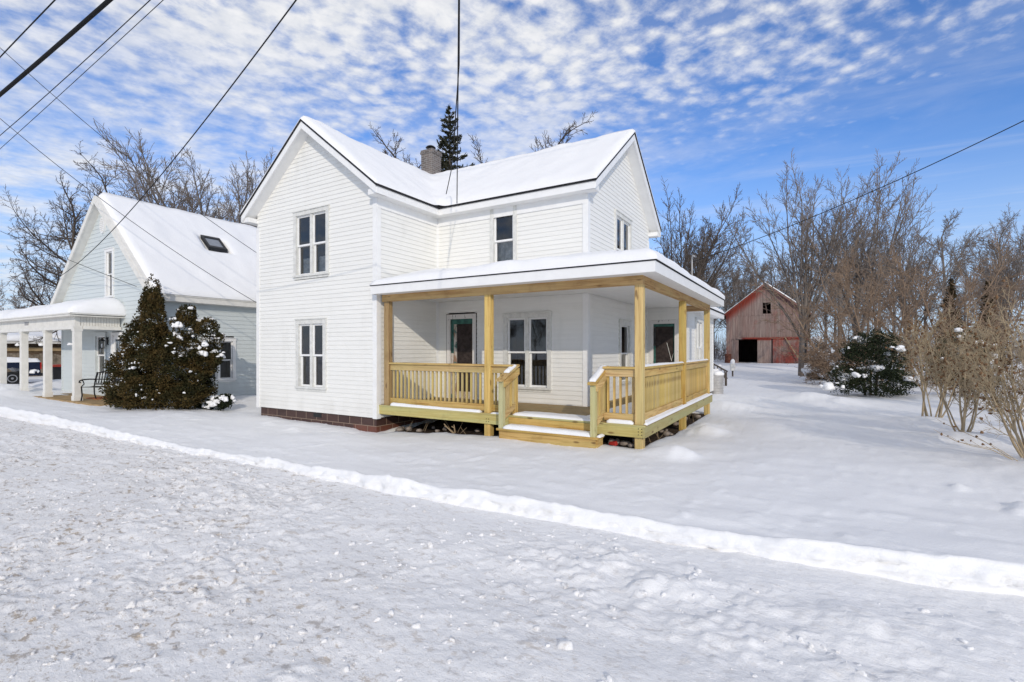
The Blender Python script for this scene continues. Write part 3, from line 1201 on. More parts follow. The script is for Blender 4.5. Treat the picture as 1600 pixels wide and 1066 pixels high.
def build_house():
    H = house
    # openings: (frame, u0,u1,z0,z1)
    wA = (-11.36, -10.02, 3.49, 5.15)     # upper front pair
    wB = (-11.27, -10.12, .66, 2.40)      # lower front pair
    wC = (-6.73, -5.97, 3.45, 5.20)       # single over the porch roof
    wD = (-6.34, -5.06, .71, 2.50)        # porch pair
    dA = (-8.09, -7.16, .385, 2.55)       # old door
    wE = (12.03, 13.37, 3.35, 5.15)       # end wall upper pair
    wF = (12.35, 13.30, .75, 2.41)        # end wall lower
    wall = MB()
    top = lambda x: ZR - .10 - SW * abs(x - XC)

    def gable_front(z):
        if z <= ZE - .35:
            return (XL, XR)
        h = (ZR - .12 - z) / SW
        if h <= 0:
            return None
        return (max(XL, XC - h), min(XR, XC + h))

    def gable_end(z):
        if z <= ZE - .35:
            return (YM, YB)
        h = (ZR - .12 - z) / SM
        if h <= 0:
            return None
        return (max(YM, YC - h), min(YB, YC + h))
    siding(wall, F_FRONT, gable_front, ZS, ZR - .14, [hole(*wA), hole(*wB)])
    siding(wall, F_WSIDE, lambda z: (YW, YM), ZS, ZE, [])
    siding(wall, F_MAIN, lambda z: (XR, XM), .30, ZE, [hole(*wC), hole(*wD), (dA[0] + .05, dA[1] - .05, .2, 2.5)])
    siding(wall, F_END, gable_end, .30, ZR - .14, [hole(*wE), hole(*wF)])
    siding(wall, Frame((XL, YB, 0), (0, -1, 0), (-1, 0, 0)), lambda z: (0, YB - YW), ZS, ZE)
    siding(wall, Frame((XM, YB, 0), (-1, 0, 0), (0, 1, 0)), lambda z: (0, XM - XL), ZS, ZE)
    wall.build('wall', M_SID, H)

    c = .105
    tr = MB()
    F_FRONT.box(tr, XL - .022, XL + c, ZS - .02, ZE - .36, 0, .026)
    tr.build('corner_board', M_TRIM, H)
    tr = MB()
    F_FRONT.box(tr, XR - c, XR + .026, ZS - .02, ZE - .21, 0, .027)
    tr.build('corner_board', M_TRIM, H)
    tr = MB()
    F_WSIDE.box(tr, YW, YW + c, ZS - .02, ZE - .21, .0, .026)
    tr.build('corner_board', M_TRIM, H)
    tr = MB()
    F_WSIDE.box(tr, YM - .06, YM - .021, .36, ZE - .21, .0, .024)
    tr.build('corner_board', M_TRIM, H)
    tr = MB()
    F_MAIN.box(tr, XR + .021, XR + .06, .36, ZE - .21, .0, .0245)
    tr.build('corner_board', M_TRIM, H)
    tr = MB()
    F_MAIN.box(tr, XM - c, XM + .026, .36, ZE - .21, 0, .027)
    tr.build('corner_board', M_TRIM, H)
    tr = MB()
    F_END.box(tr, YM, YM + c, .36, ZE - .21, 0, .026)
    tr.build('corner_board', M_TRIM, H)
    tr = MB()
    F_END.box(tr, YB - c, YB, .36, ZE - .36, 0, .026)
    tr.build('corner_board', M_TRIM, H)
    # frieze boards under the eaves
    tr = MB()
    F_WSIDE.box(tr, YW, YM, ZE - .42, ZE - .19, .0, .033)
    tr.build('frieze_board', M_TRIM, H)
    tr = MB()
    F_MAIN.box(tr, XR, XM, ZE - .42, ZE - .19, .0, .034)
    tr.build('frieze_board', M_TRIM, H)

    fd = MB()
    fd.box(XL + .10, XR - .045, YW + .035, YW + .2, -.6, ZS - .004)
    fd.box(XR - .2, XR - .045, YW + .2, YM + .05, -.6, ZS - .004)
    fd.box(XL + .10, XL + .25, YW + .2, YB, -.6, ZS - .004)
    fd.box(XR - .045, XM - .05, YM + .05, YM + .2, -.6, .30)
    fd.box(XM - .2, XM - .05, YM + .2, YB, -.6, .30)
    f_ = fd.build('foundation', M_BLOCK, H)
    v = MB()
    v.box(-10.66, -10.36, YW + .028, YW + .05, -.045, .055)
    v.build('vent', M_BLACK, f_)

    # roof slabs
    rf = MB()
    t = .055
    for s in (-1, 1):
        x0, x1 = XC, XC + s * WE
        rf.prism_y([(x0, ZR), (x1, ZE), (x1, ZE - t), (x0, ZR - t)] if s > 0 else [(x1, ZE), (x0, ZR), (x0, ZR - t), (x1, ZE - t)], YR, YC if s > 0 else YB + .3)
    for s in (-1, 1):
        y0, y1 = YC, YC + s * ME
        rf.prism_x([(y0, ZR), (y1, ZE), (y1, ZE - t), (y0, ZR - t)], XC + .02, XE)
    roof = rf.build('roof', M_DARK, H)
    # fascia and rake boards
    fa = MB()
    rk = .17
    for s in (-1, 1):
        x1 = XC + s * (WE - .03)
        zc, ze = ZR - t, ZE - t + .03 * SW
        fa.prism_y([(XC, zc), (x1, ze), (x1, ze - rk), (XC, zc - rk)], YR + .012, YR + .045)
        y1 = YC + s * (ME - .03)
        ze2 = ZE - t + .03 * SM
        fa.prism_x([(YC, zc), (y1, ze2), (y1, ze2 - rk), (YC, zc - rk)], XE - .045, XE - .012)
    # eave fascias
    fa.box(XC + WE - .05, XC + WE - .02, YR + .045, 9.985, ZE - t - .15, ZE - t + .01)
    fa.box(XC - WE + .02, XC - WE + .05, YR + .045, YB, ZE - t - .15, ZE - t + .01)
    fa.box(XC + WE - .05, XE - .045, 9.99, 10.02, ZE - t - .15, ZE - t + .01)
    fa.box(XC + WE, XE - .045, 2 * YC - 10.02, 2 * YC - 9.99, ZE - t - .15, ZE - t + .01)
    fa.build('fascia', M_TRIM, roof)
    so = MB()
    th = .02
    # sloping soffits under the front and end rakes
    zs = ZR - t - rk + .03
    for s in (-1, 1):
        x1 = XC + s * (WE - .05)
        z1 = zs - SW * (WE - .05)
        so.prism_y([(XC, zs), (x1, z1), (x1, z1 - th), (XC, zs - th)], YR + .045, YW + .03)
        y1 = YC + s * (ME - .05)
        z2 = zs - SM * (ME - .05)
        so.prism_x([(YC, zs), (y1, z2), (y1, z2 - th), (YC, zs - th)], XM - .03, XE - .045)
    # flat eave soffits
    so.box(XR, XC + WE - .05, YW + .03, 10.0, ZE - .205, ZE - .185)
    so.box(XR, XM - .03, 10.02, YM + .02, ZE - .206, ZE - .186)
    so.box(XC - WE + .05, XL, YW + .03, YB, ZE - .205, ZE - .185)
    # boxed returns at the feet of the rakes
    for s in (-1, 1):
        xe, xw = XC + s * (WE - .03), (XR if s > 0 else XL)
        zt = ZE - t - .03
        so.hexa([(min(xe, xw), YR + .05, ZE - .205), (max(xe, xw), YR + .05, ZE - .205), (max(xe, xw), YW + .03, ZE - .205), (min(xe, xw), YW + .03, ZE - .205)],
                [(min(xe, xw), YR + .05, zt), (max(xe, xw), YR + .05, zt), (max(xe, xw), YW + .03, zt), (min(xe, xw), YW + .03, zt)])
        ye, yw = YC + s * (ME - .035), (YB if s > 0 else YM)
        so.box(XM - .03, XE - .05, min(ye, yw), max(ye, yw), ZE - .205, zt)
    so.build('soffit', M_SOFFIT, roof)
    # chimney through the crossing of the ridges
    ch = MB()
    cx, cy = XC + .02, YC - .02
    ch.box(cx - .23, cx + .23, cy - .23, cy + .23, 6.6, 8.04)
    ch.box(cx - .255, cx + .255, cy - .255, cy + .255, 8.04, 8.11)
    ch.box(cx - .24, cx + .24, cy - .24, cy + .24, 8.11, 8.17)
    ch.build('chimney', M_CHIM, roof)
    cp = MB()
    cp.lathe((cx - .02, cy, 8.17), [(.09, 0), (.09, .10), (.10, .11), (.17, .13), (.13, .17), (.02, .22)], 14)
    cp.build('chimney_cap', M_BLACK, roof)

    def zf(x, y):
        zw = np.where(y < YC, ZR - SW * np.abs(x - XC), -9)
        zb = np.where(x < XC + 3, ZR - SW * np.abs(x - XC), -9)
        zm = np.where(x > XC, ZR - SM * np.abs(y - YC), -9)
        zw = np.where(y < YC, zw, np.where(x <= XC, zb, -9))
        hi = np.maximum(zw, zm)
        lo = np.minimum(zw, zm)
        k = .22
        h = np.clip(1 - (hi - lo) / k, 0, 1)
        rp = np.maximum(np.abs(hi), 0)
        return np.where(lo > 0, hi + h * h * k * .25, hi)

    def zround(x, y):
        # the crest of each ridge is rounded over
        z = zf(x, y)
        return np.minimum(z, ZR - .03 + .35 * (z - ZR + .03) * (z > ZR - .03) + 0 * z)
    xs = cuts(XC - WE - .01, XE + .01, .085, (XC + WE, XC))
    ys = cuts(YR - .01, YB + .3, .085, (9.96, YC))
    snow_sheet('snow_cover', xs, ys, lambda x, y: ((x < XC + WE) & (y < YC + .1)) | ((x > XC - .1) & (y > 9.96)) | ((x < XC) & (y > 9.96)), zf, .11, .26, M_RSNOW, roof, 3, .034)

    # windows
    window(F_FRONT, *wA, H, 2, curtain=.30)
    window(F_FRONT, *wB, H, 2, trim=.11, curtain=.0)
    window(F_MAIN, *wC, H, 1, curtain=.52)
    window(F_MAIN, *wD, H, 2, curtain=0)
    window(F_END, *wE, H, 2, curtain=0)
    window(F_END, *wF, H, 1, trim=.13, curtain=0, sash=.035)

    # old front door on the porch
    d = MB()
    u0, u1, z0, z1 = dA
    F_MAIN.box(d, u0 + .0, u0 + .105, z0, z1 - .12, -.02, .03)
    F_MAIN.box(d, u1 - .105, u1, z0, z1 - .12, -.02, .03)
    F_MAIN.box(d, u0, u1, z1 - .12, z1, -.02, .032)
    d1 = d.build('front_door', M_RAG, H)
    q = MB()
    F_MAIN.box(q, u0 - .016, u0 - .001, z0, z1 + .014, -.02, .022)
    F_MAIN.box(q, u1 + .001, u1 + .016, z0, z1 + .014, -.02, .022)
    F_MAIN.box(q, u0, u1, z1 + .001, z1 + .014, -.02, .022)
    q.build('trim_gap', M_DARK, d1)
    d1['label'] = 'old front door with ragged trim, teal head and dark screen'
    q = MB()
    F_MAIN.box(q, u0 + .105, u1 - .105, z1 - .25, z1 - .12, -.10, -.02)
    F_MAIN.box(q, u0 + .105, u0 + .19, 1.55, z1 - .25, -.10, -.03)
    q.build('door_head', M_TEAL, d1)
    q = MB()
    F_MAIN.box(q, u0 + .105, u0 + .185, z0, 1.55, -.10, -.031)
    F_MAIN.box(q, u0 + .19, u0 + .275, z0, z1 - .25, -.10, -.035)
    F_MAIN.box(q, u1 - .16, u1 - .105, z0, z1 - .25, -.10, -.035)
    F_MAIN.box(q, u0 + .275, u1 - .16, z0, z0 + .18, -.10, -.037)
    F_MAIN.box(q, u0 + .275, u1 - .16, 1.18, 1.28, -.10, -.037)
    q.build('door_stile', M_PEEL, d1)
    q = MB()
    F_MAIN.box(q, u0 + .275, u1 - .16, z0 + .18, 1.18, -.09, -.06)
    F_MAIN.box(q, u0 + .275, u1 - .16, 1.28, z1 - .25, -.09, -.06)
    q.build('screen', M_SCREEN, d1)

    # ---------------- rear wing beyond the porch
    XB, YBB = -3.02, 14.99
    FB = Frame((0, YBB, 0), (1, 0, 0), (0, -1, 0))
    FS = Frame((XB, 0, 0), (0, 1, 0), (1, 0, 0))
    rw = MB()
    dB = (-4.10, -3.27, .385, 2.52)
    wG = (16.15, 17.35, .85, 2.62)
    siding(rw, FB, lambda z: (XM, XB), .30, 2.95, [(dB[0] + .05, dB[1] - .05, .2, dB[3] - .05)])
    siding(rw, FS, lambda z: (YBB, 19.6), .12, 2.86, [hole(*wG)])
    rw.build('wall', M_SID, H)
    tb = MB()
    FB.box(tb, XB - .09, XB + .026, .30, 2.86, 0, .027)
    tb.build('corner_board', M_TRIM, H)
    tb = MB()
    FS.box(tb, YBB, YBB + .09, .12, 2.86, 0, .026)
    tb.build('corner_board', M_TRIM, H)
    tb = MB()
    FS.box(tb, 19.5, 19.6, .12, 2.86, 0, .026)
    tb.build('corner_board', M_TRIM, H)
    fb = MB()
    fb.box(XB - .2, XB - .05, YBB + .05, 19.55, -.6, .12)
    fb.build('foundation', M_BLOCK, H)
    window(FS, *wG, H, 2, curtain=0)
    rr = MB()
    rr.prism_y([(XB + .36, 2.98), (XM - 1.6, 3.95), (XM - 1.6, 3.90), (XB + .36, 2.93)], 15.42, 19.95)
    r2 = rr.build('roof', M_DARK, H)
    ff = MB()
    ff.box(XB + .31, XB + .345, 15.43, 19.94, 2.78, 2.94)
    ff.prism_y([(XB + .31, 2.935), (XM - 1.6, 3.89), (XM - 1.6, 3.72), (XB + .31, 2.765)], 19.90, 19.93)
    ff.box(XB + .0, XB + .31, 15.43, 19.90, 2.80, 2.82)
    ff.build('fascia', M_TRIM, r2)
    xs = cuts(XM - 1.55, XB + .36, .10)
    ys = cuts(15.44, 19.94, .10)
    snow_sheet('snow_cover', xs, ys, lambda x, y: x > -99, lambda x, y: 2.98 + (XB + .36 - x) * .372, .13, .16, M_RSNOW, r2, 13, .015)
    d = MB()
    u0, u1, z0, z1 = dB
    FB.box(d, u0, u0 + .115, z0, z1 - .11, -.02, .032)
    FB.box(d, u1 - .09, u1, z0, z1 - .11, -.02, .032)
    FB.box(d, u0, u1, z1 - .11, z1, -.02, .035)
    d2 = d.build('side_door', M_RAG, H)
    d2['label'] = 'side door with torn teal screen frame'
    q = MB()
    FB.box(q, u0 + .115, u1 - .09, z1 - .19, z1 - .11, -.08, -.02)
    FB.box(q, u0 + .115, u0 + .17, z0, 1.75, -.08, -.025)
    FB.box(q, u1 - .13, u1 - .09, z0, z1 - .19, -.08, -.025)
    q.build('door_frame', M_TEAL, d2)
    q = MB()
    FB.box(q, u0 + .17, u1 - .13, z0, z1 - .19, -.10, -.055)
    q.build('screen', M_SCREEN, d2)
    q = MB()
    q.beam(FB.p(-3.46, 1.30, -.045), FB.p(-3.60, 1.85, -.045), .008, .012)
    q.beam(FB.p(-3.468, 1.33, -.045), FB.p(-3.38, 1.62, -.045), .006, .008)
    q.build('torn_edge', M_OTRIM, d2)
    # mast on the rear roof
    ms = MB()
    ms.tube([(-3.68, 19.2, 3.0), (-3.68, 19.2, 5.02)], .022, 8)
    ms.tube([(-3.68, 19.2, 5.02), (-3.64, 19.15, 5.12), (-3.56, 19.06, 5.06)], .03, 8)
    ms.build('service_mast', M_GALV, H)


build_house()

# ------------------------------------------------------------------ the new wooden porch (part of the farmhouse)
DX0, DX1, DY0, DY1 = -8.40, -2.31, 8.168, 14.93
DZ = .385


def build_porch():
    H = house
    # floor boards
    fl = MB()
    nb = 15
    w = .138
    y = DY0 + .012
    k = 0
    while y < DY1 - .01:
        y2 = min(y + w - .006, DY1)
        x0 = DX0 if y2 < YM + .2 else XM
        fl.box(x0 if y2 < YM else XM - .0, DX1 - .005, y, y2, DZ - .027, DZ)
        y += w
    deck = fl.build('porch_deck', M_FLOOR, H)
    rx = MB()
    rx.box(DX0, DX1 - .042, DY0, DY0 + .038, .178, DZ - .028)
    rx.build('rim_board', M_GX, deck)
    ry = MB()
    ry.box(DX1 - .040, DX1, DY0 - .002, DY1, .176, DZ - .028)
    ry.build('rim_board', M_GY, deck)
    eb = MB()
    eb.box(DX0, DX1 + .008, DY0 - .012, DY0 + .009, DZ - .0265, DZ + .001)
    eb.build('deck_edge', M_GX, deck)
    for bx, n in ((-2.42, 3), (-5.46, 2)):
        for i in range(n):
            for j in range(2):
                bo = MB()
                bo.lathe((bx + j * .055, DY0 + .002, .225 + i * .05), [(.009, 0), (.009, -.006)], 8, axis='y')
                bo.build('bolt', M_BLACK, deck)
    # joists seen in the shade underneath
    jo = MB()
    for i in range(14):
        xx = DX0 + .25 + i * .44
        jo.box(xx, xx + .04, DY0 + .04, YM - .02 if xx < XM else DY1, .18, DZ - .03)
    jo.build('joist', M_GY, deck)

    P = .142
    posts = [(-8.30, 8.215, M_WZD), (-5.545, 8.215, M_WZ), (-2.505, 8.225, M_WZ), (-2.505, 11.56, M_WZ), (-2.505, 14.72, M_WZ)]
    zb = 2.735
    for i, (x, y, m) in enumerate(posts):
        b = MB()
        z0 = gz(x, y) - .25 if i else DZ
        # a slightly chamfered post running from the ground to the beam
        c = .008
        poly = [(x + c, y), (x + P - c, y), (x + P, y + c), (x + P, y + P - c), (x + P - c, y + P), (x + c, y + P), (x, y + P - c), (x, y + c)]
        b.prism_z(poly, z0, zb)
        b.build('porch_post', m, H)
    # beams
    b = MB()
    b.box(-8.36, -2.36, 8.219, 8.257, zb, 2.93)
    b.box(-8.36, -2.36, 8.268, 8.306, zb, 2.93)
    b.build('porch_beam', M_BX, H)
    b = MB()
    b.box(-2.405, -2.362, 8.259, 14.86, zb - .001, 2.93)
    b.box(-2.46, -2.415, 8.31, 14.86, zb - .001, 2.93)
    b.build('porch_beam', M_BY, H)
    b = MB()
    b.box(-3.0, -2.465, 14.76, 14.84, zb - .002, 2.93)
    b.build('porch_beam', M_BX, H)

    # ---------------- railings
    CAP, SUB0, SUB1, B0, B1 = 1.352, 1.178, 1.316, .420, .548

    def rail(axis, a0, a1, c, snow=None):
        """railing along x or y between a0 and a1 at cross position c"""
        def bx(mb, s0, s1, w0, w1, z0, z1):
            if axis == 'x':
                mb.box(s0, s1, w0, w1, z0, z1)
            else:
                mb.box(w0, w1, s0, s1, z0, z1)
        mw = M_WX if axis == 'x' else M_WY
        mb = MB()
        bx(mb, a0, a1, c - .019, c + .019, SUB0, SUB1)
        r = mb.build('railing', mw, H)
        mb = MB()
        bx(mb, a0 - .01, a1 + .01, c - .072, c + .072, SUB1 + .001, CAP)
        mb.build('rail_cap', mw, r)
        mb = MB()
        bx(mb, a0, a1, c - .019, c + .019, B0, B1)
        mb.build('bottom_rail', mw, r)
        n = max(1, int(round((a1 - a0) / .112)))
        st = (a1 - a0) / n
        out = -.0385 if axis == 'x' else .0385
        first = None
        for i in range(n):
            s0 = a0 + st * (i + .5)
            if first is None:
                mb = MB()
                lo, hi = (c - .019 - .034, c - .0195) if axis == 'y' else (c + .0195, c + .019 + .034)
                bx(mb, s0 - .018, s0 + .018, lo, hi, B0 + .012, SUB1 - .02)
                first = mb.build('baluster', M_WZ, r)
                base = s0
            else:
                o = first.copy()
                COL.objects.link(o)
                o.parent = r
                o.location = ((s0 - base, 0, 0) if axis == 'x' else (0, s0 - base, 0))
        return r

    yc = 8.30
    r1 = rail('x', -8.158, -5.545, yc)
    r2 = rail('x', -5.403, -4.92, yc)
    r3 = rail('x', -3.06, -2.505, yc)
    xc = -2.43
    r4 = rail('y', 8.367, 11.56, xc)
    r5 = rail('y', 11.702, 14.72, xc)

    # snow caught on the rails and deck edge
    def strip(name, x0, x1, y0, y1, z, T, seed, parent, rad=.05, wob=.02):
        L = max(x1 - x0, y1 - y0)
        st = .035
        xs = np.linspace(x0, x1, max(5, int((x1 - x0) / st)))
        ys = np.linspace(y0, y1, max(5, int((y1 - y0) / st)))
        return snow_sheet(name, xs, ys, lambda x, y: x > -99, lambda x, y: z + 0 * x, T, rad, M_RSNOW, parent, seed, .008)
    strip('snow_cover', -2.485, -2.375, 8.40, 11.5, CAP - .008, .030, 31, r4, .04)
    strip('snow_cover', -2.485, -2.375, 11.75, 14.66, CAP - .008, .035, 32, r5, .04)
    strip('snow_cover', -8.05, -5.62, 8.165, 8.262, DZ - .006, .050, 33, deck)
    strip('snow_cover', -5.36, -5.02, 8.165, 8.24, DZ - .006, .025, 34, deck)
    strip('snow_cover', -2.98, -2.52, 8.18, 8.275, DZ - .006, .05, 35, deck)
    strip('snow_cover', -2.362, -2.300, 8.26, 14.86, DZ - .006, .050, 36, deck)
    strip('snow_cover', -2.50, -2.360, 8.42, 11.50, DZ - .006, .032, 38, deck)
    strip('snow_cover', -2.50, -2.360, 11.74, 14.68, DZ - .006, .032, 39, deck)
    strip('snow_cover', -4.86, -3.18, 8.175, 8.62, DZ - .006, .045, 37, deck, .09)
    strip('snow_cover', -3.6, -2.54, 8.66, 14.5, DZ - .006, .018, 40, deck, .30)

    # ---------------- steps
    sx0, sx1 = -5.03, -3.02
    tz = .168
    s = MB()
    s.box(sx0 + .05, sx1 - .05, 7.885, 7.923, -.3, tz - .039)
    s.box(sx0 + .02, sx0 + .058, 7.925, DY0 - .002, -.3, tz - .039)
    s.box(sx1 - .058, sx1 - .02, 7.925, DY0 - .002, -.3, tz - .039)
    st = s.build('porch_steps', M_WX, H)
    s = MB()
    s.box(sx0, sx1, 7.855, 8.005, tz - .038, tz)
    s.box(sx0, sx1, 8.012, DY0 - .004, tz - .038, tz - .001)
    s.build('tread', M_WX, st)
    s = MB()
    s.box(sx0 + .10, sx1 - .14, DY0 - .024, DY0 - .003, tz + .004, DZ - .036)
    s.build('riser', M_WX, st)
    strip('snow_cover', sx0 + .14, sx1 - .13, 7.868, 8.13, tz - .004, .05, 41, st, .07)
    strip('snow_cover', sx1 - .035, sx1 + .03, 7.90, 8.12, tz - .004, .04, 42, st, .04)
    for xn, sgn in ((-4.985, 1), (-3.155, -1)):
        n = MB()
        q = .092
        top0, top1 = 1.075, 1.316
        n.prism_x([(7.868, tz - .0005), (7.868 + q, tz - .0005), (7.868 + q, top0 + q * .42), (7.868, top0)], xn, xn + q)
        r = n.build('stair_railing', M_GZ, H)
        n = MB()
        n.prism_x([(8.345, DZ), (8.345 + q, DZ), (8.345 + q, 1.30), (8.345, 1.27)], xn, xn + q)
        n.build('stair_post', M_WZ, r)
        xm = xn + q / 2
        n = MB()
        z0, z1 = top0 + .018, 1.333
        n.beam((xm, 7.805, z0 - .03), (xm, 8.46, z1 + .005), .145, .036)
        n.build('rail_cap', M_WY, r)
        n = MB()
        xo = xn + q + .0005 if sgn > 0 else xn + q + .0005
        sl = (1.27 - top0) / (8.345 - 7.868)
        n.prism_x([(7.90, top0 - .135), (8.44, top0 - .135 + .54 * sl), (8.44, top0 - .01 + .54 * sl), (7.90, top0 - .01)], xo, xo + .036)
        n.build('stair_rail', M_WY, r)
        n = MB()
        n.prism_x([(7.962, .335), (8.344, .50), (8.344, .625), (7.962, .46)], xo - .0015 - .04, xo - .0025)
        n.build('bottom_rail', M_WY, r)
        for i in range(4):
            yy = 7.995 + i * .092
            n = MB()
            n.box(xo - .040, xo - .004, yy, yy + .034, .40 + (yy - 7.962) * .43, top0 - .06 + (yy - 7.90) * sl)
            n.build('baluster', M_WZ, r)
        ys = np.linspace(7.85, 8.40, 18)
        xs = np.linspace(xm - .06, xm + .055, 6)
        ln = 8.30 if sgn < 0 else 8.26
        lo = 7.86 if sgn < 0 else 8.08
        snow_sheet('snow_cover', xs, ys, lambda x, y: (y < ln + .1) & (y > lo), lambda x, y: z0 - .006 + (y - 7.805) * ((z1 + .035 - z0) / .655), .035, .05, M_RSNOW, r, 51 + sgn, .006)

    # ---------------- porch roof
    EX, EY, ZP = -2.05, 7.86, 3.075
    s1, s2 = .195, .215
    X0 = -8.37
    YE2 = 15.36

    def zroof(x, y):
        return np.minimum(ZP + s1 * (y - EY), ZP + s2 * (EX - x))
    rb = MB()
    zt1 = ZP + s1 * (YM - EY)
    zt2 = ZP + s2 * (EX - XM)
    t = .022
    # front slope, side slope (hip between)
    A, B, Cc, D = (X0, EY), (EX, EY), (XM, YM), (X0, YM)
    ht = min(zt1, zt2)
    rb.hexa([(X0, EY, ZP - t), (EX, EY, ZP - t), (XM, YM, ht - t), (X0, YM, zt1 - t)], [(X0, EY, ZP), (EX, EY, ZP), (XM, YM, ht), (X0, YM, zt1)])
    rb.hexa([(EX, EY, ZP - t - .001), (EX, YE2, ZP - t - .001), (XM, YE2, zt2 - t), (XM, YM, ht - t - .001)], [(EX, EY, ZP + .001), (EX, YE2, ZP + .001), (XM, YE2, zt2), (XM, YM, ht + .001)])
    pr = rb.build('porch_roof', M_DARK, H)
    f = MB()
    f.box(X0 + .012, EX - .012, EY + .012, EY + .036, 2.878, ZP - t)
    f.box(EX - .036, EX - .012, EY + .036, YE2 - .012, 2.878, ZP - t)
    f.box(X0 + .012, X0 + .036, EY + .036, YW - .03, 2.878, ZP - t)
    f.prism_y([(EX - .036, 2.878), (EX - .036, ZP - t), (XM, zt2 - t), (XM, 2.878)], YE2 - .036, YE2 - .012)
    f.build('fascia', M_TRIM, pr)
    c = MB()
    c.box(X0 + .036, EX - .036, EY + .036, YW - .03, 2.89, 2.905)
    c.box(XR + .03, EX - .036, YW - .03, YM - .03, 2.8905, 2.9055)
    c.box(XM + .03, EX - .036, YM - .03, YBB_ - .03, 2.890, 2.905)
    c.box(-3.0, EX - .036, YBB_ - .03, YE2 - .036, 2.8905, 2.9055)
    c.build('porch_ceiling', M_SOFFIT, pr)
    xs = cuts(X0 + .0, EX + .012, .075, (XM,))
    ys = cuts(EY - .012, YE2, .075, (YM,))
    snow_sheet('snow_cover', xs, ys, lambda x, y: (((y < YM + .12) & (x > XR - .2)) | (x > XM - .12)), zroof, .16, .24, M_RSNOW, pr, 61, .032)


YBB_ = 14.99
build_porch()

# ------------------------------------------------------------------ rubble and stalks below the porch
rg = random.Random(4)
k = 0
for i in range(26):
    side = rg.random() < .45
    if side:
        x, y = rg.uniform(-2.75, -2.42), rg.uniform(8.6, 14.4)
    else:
        x, y = rg.uniform(-8.2, -5.9) if rg.random() < .5 else rg.uniform(-3.0, -2.55), rg.uniform(8.35, 8.9)
    z = float(ground_base(x, y)) + .0
    r_ = rg.uniform(.04, .10)
    o = blobs('stone', [(0, 0, 0)], [r_], .7, M_STONE, None, 100 + i, .25, smooth=False)
    o.location = (x, y, z + r_ * .15)
    tag(o, 'rough brown stone lying on the bare soil under the wooden porch', 'stone', 'stones under the porch')
for i in range(17):
    mb = MB()
    if i < 9:
        x, y = rg.uniform(-8.0, -6.1), rg.uniform(8.30, 8.6)
    else:
        x, y = rg.uniform(-2.7, -2.42), rg.uniform(9.2, 14.2)
    z = float(ground_base(x, y)) - .08
    pts = [(x, y, z)]
    dx, dy = rg.uniform(-.09, .09), rg.uniform(-.08, .02)
    h = rg.uniform(.07, .11)
    for q in range(3):
        pts.append((pts[-1][0] + dx + rg.uniform(-.02, .02), pts[-1][1] + dy * .5, pts[-1][2] + h))
    thick = .022 if i in (1, 3) else .005
    mb.tube(pts, [thick, thick * .9, thick * .7, thick * .4], 5)
    if thick > .01:
        mb.tube([pts[2], (pts[2][0] - .06, pts[2][1] - .02, pts[2][2] + .03)], .01, 5)
    tag(mb.build('dead_stalk', M_STALK), 'dry dead weed stalk standing in the soil under the porch edge', 'weed stalk', 'dead stalks under the porch')
mb = MB()
mb.hexa([(-3.02, 8.40, -.03), (-2.88, 8.36, -.04), (-2.86, 8.44, -.02), (-3.0, 8.48, -.02)], [(-3.0, 8.40, .02), (-2.90, 8.37, .03), (-2.88, 8.42, .04), (-2.98, 8.46, .03)])
tag(mb.build('plastic_scrap', M_PLAS), 'small red plastic scrap lying under the porch beside the steps', 'litter')

# ------------------------------------------------------------------ neighbouring pale blue house
NL, NR, NY = -23.7, -16.7, 7.25
NXC = (NL + NR) / 2
NYB = 17.5
NYR = 7.0
NZR, NZE = 6.72, 3.32
NWE = 3.82
NS = (NZR - NZE) / NWE


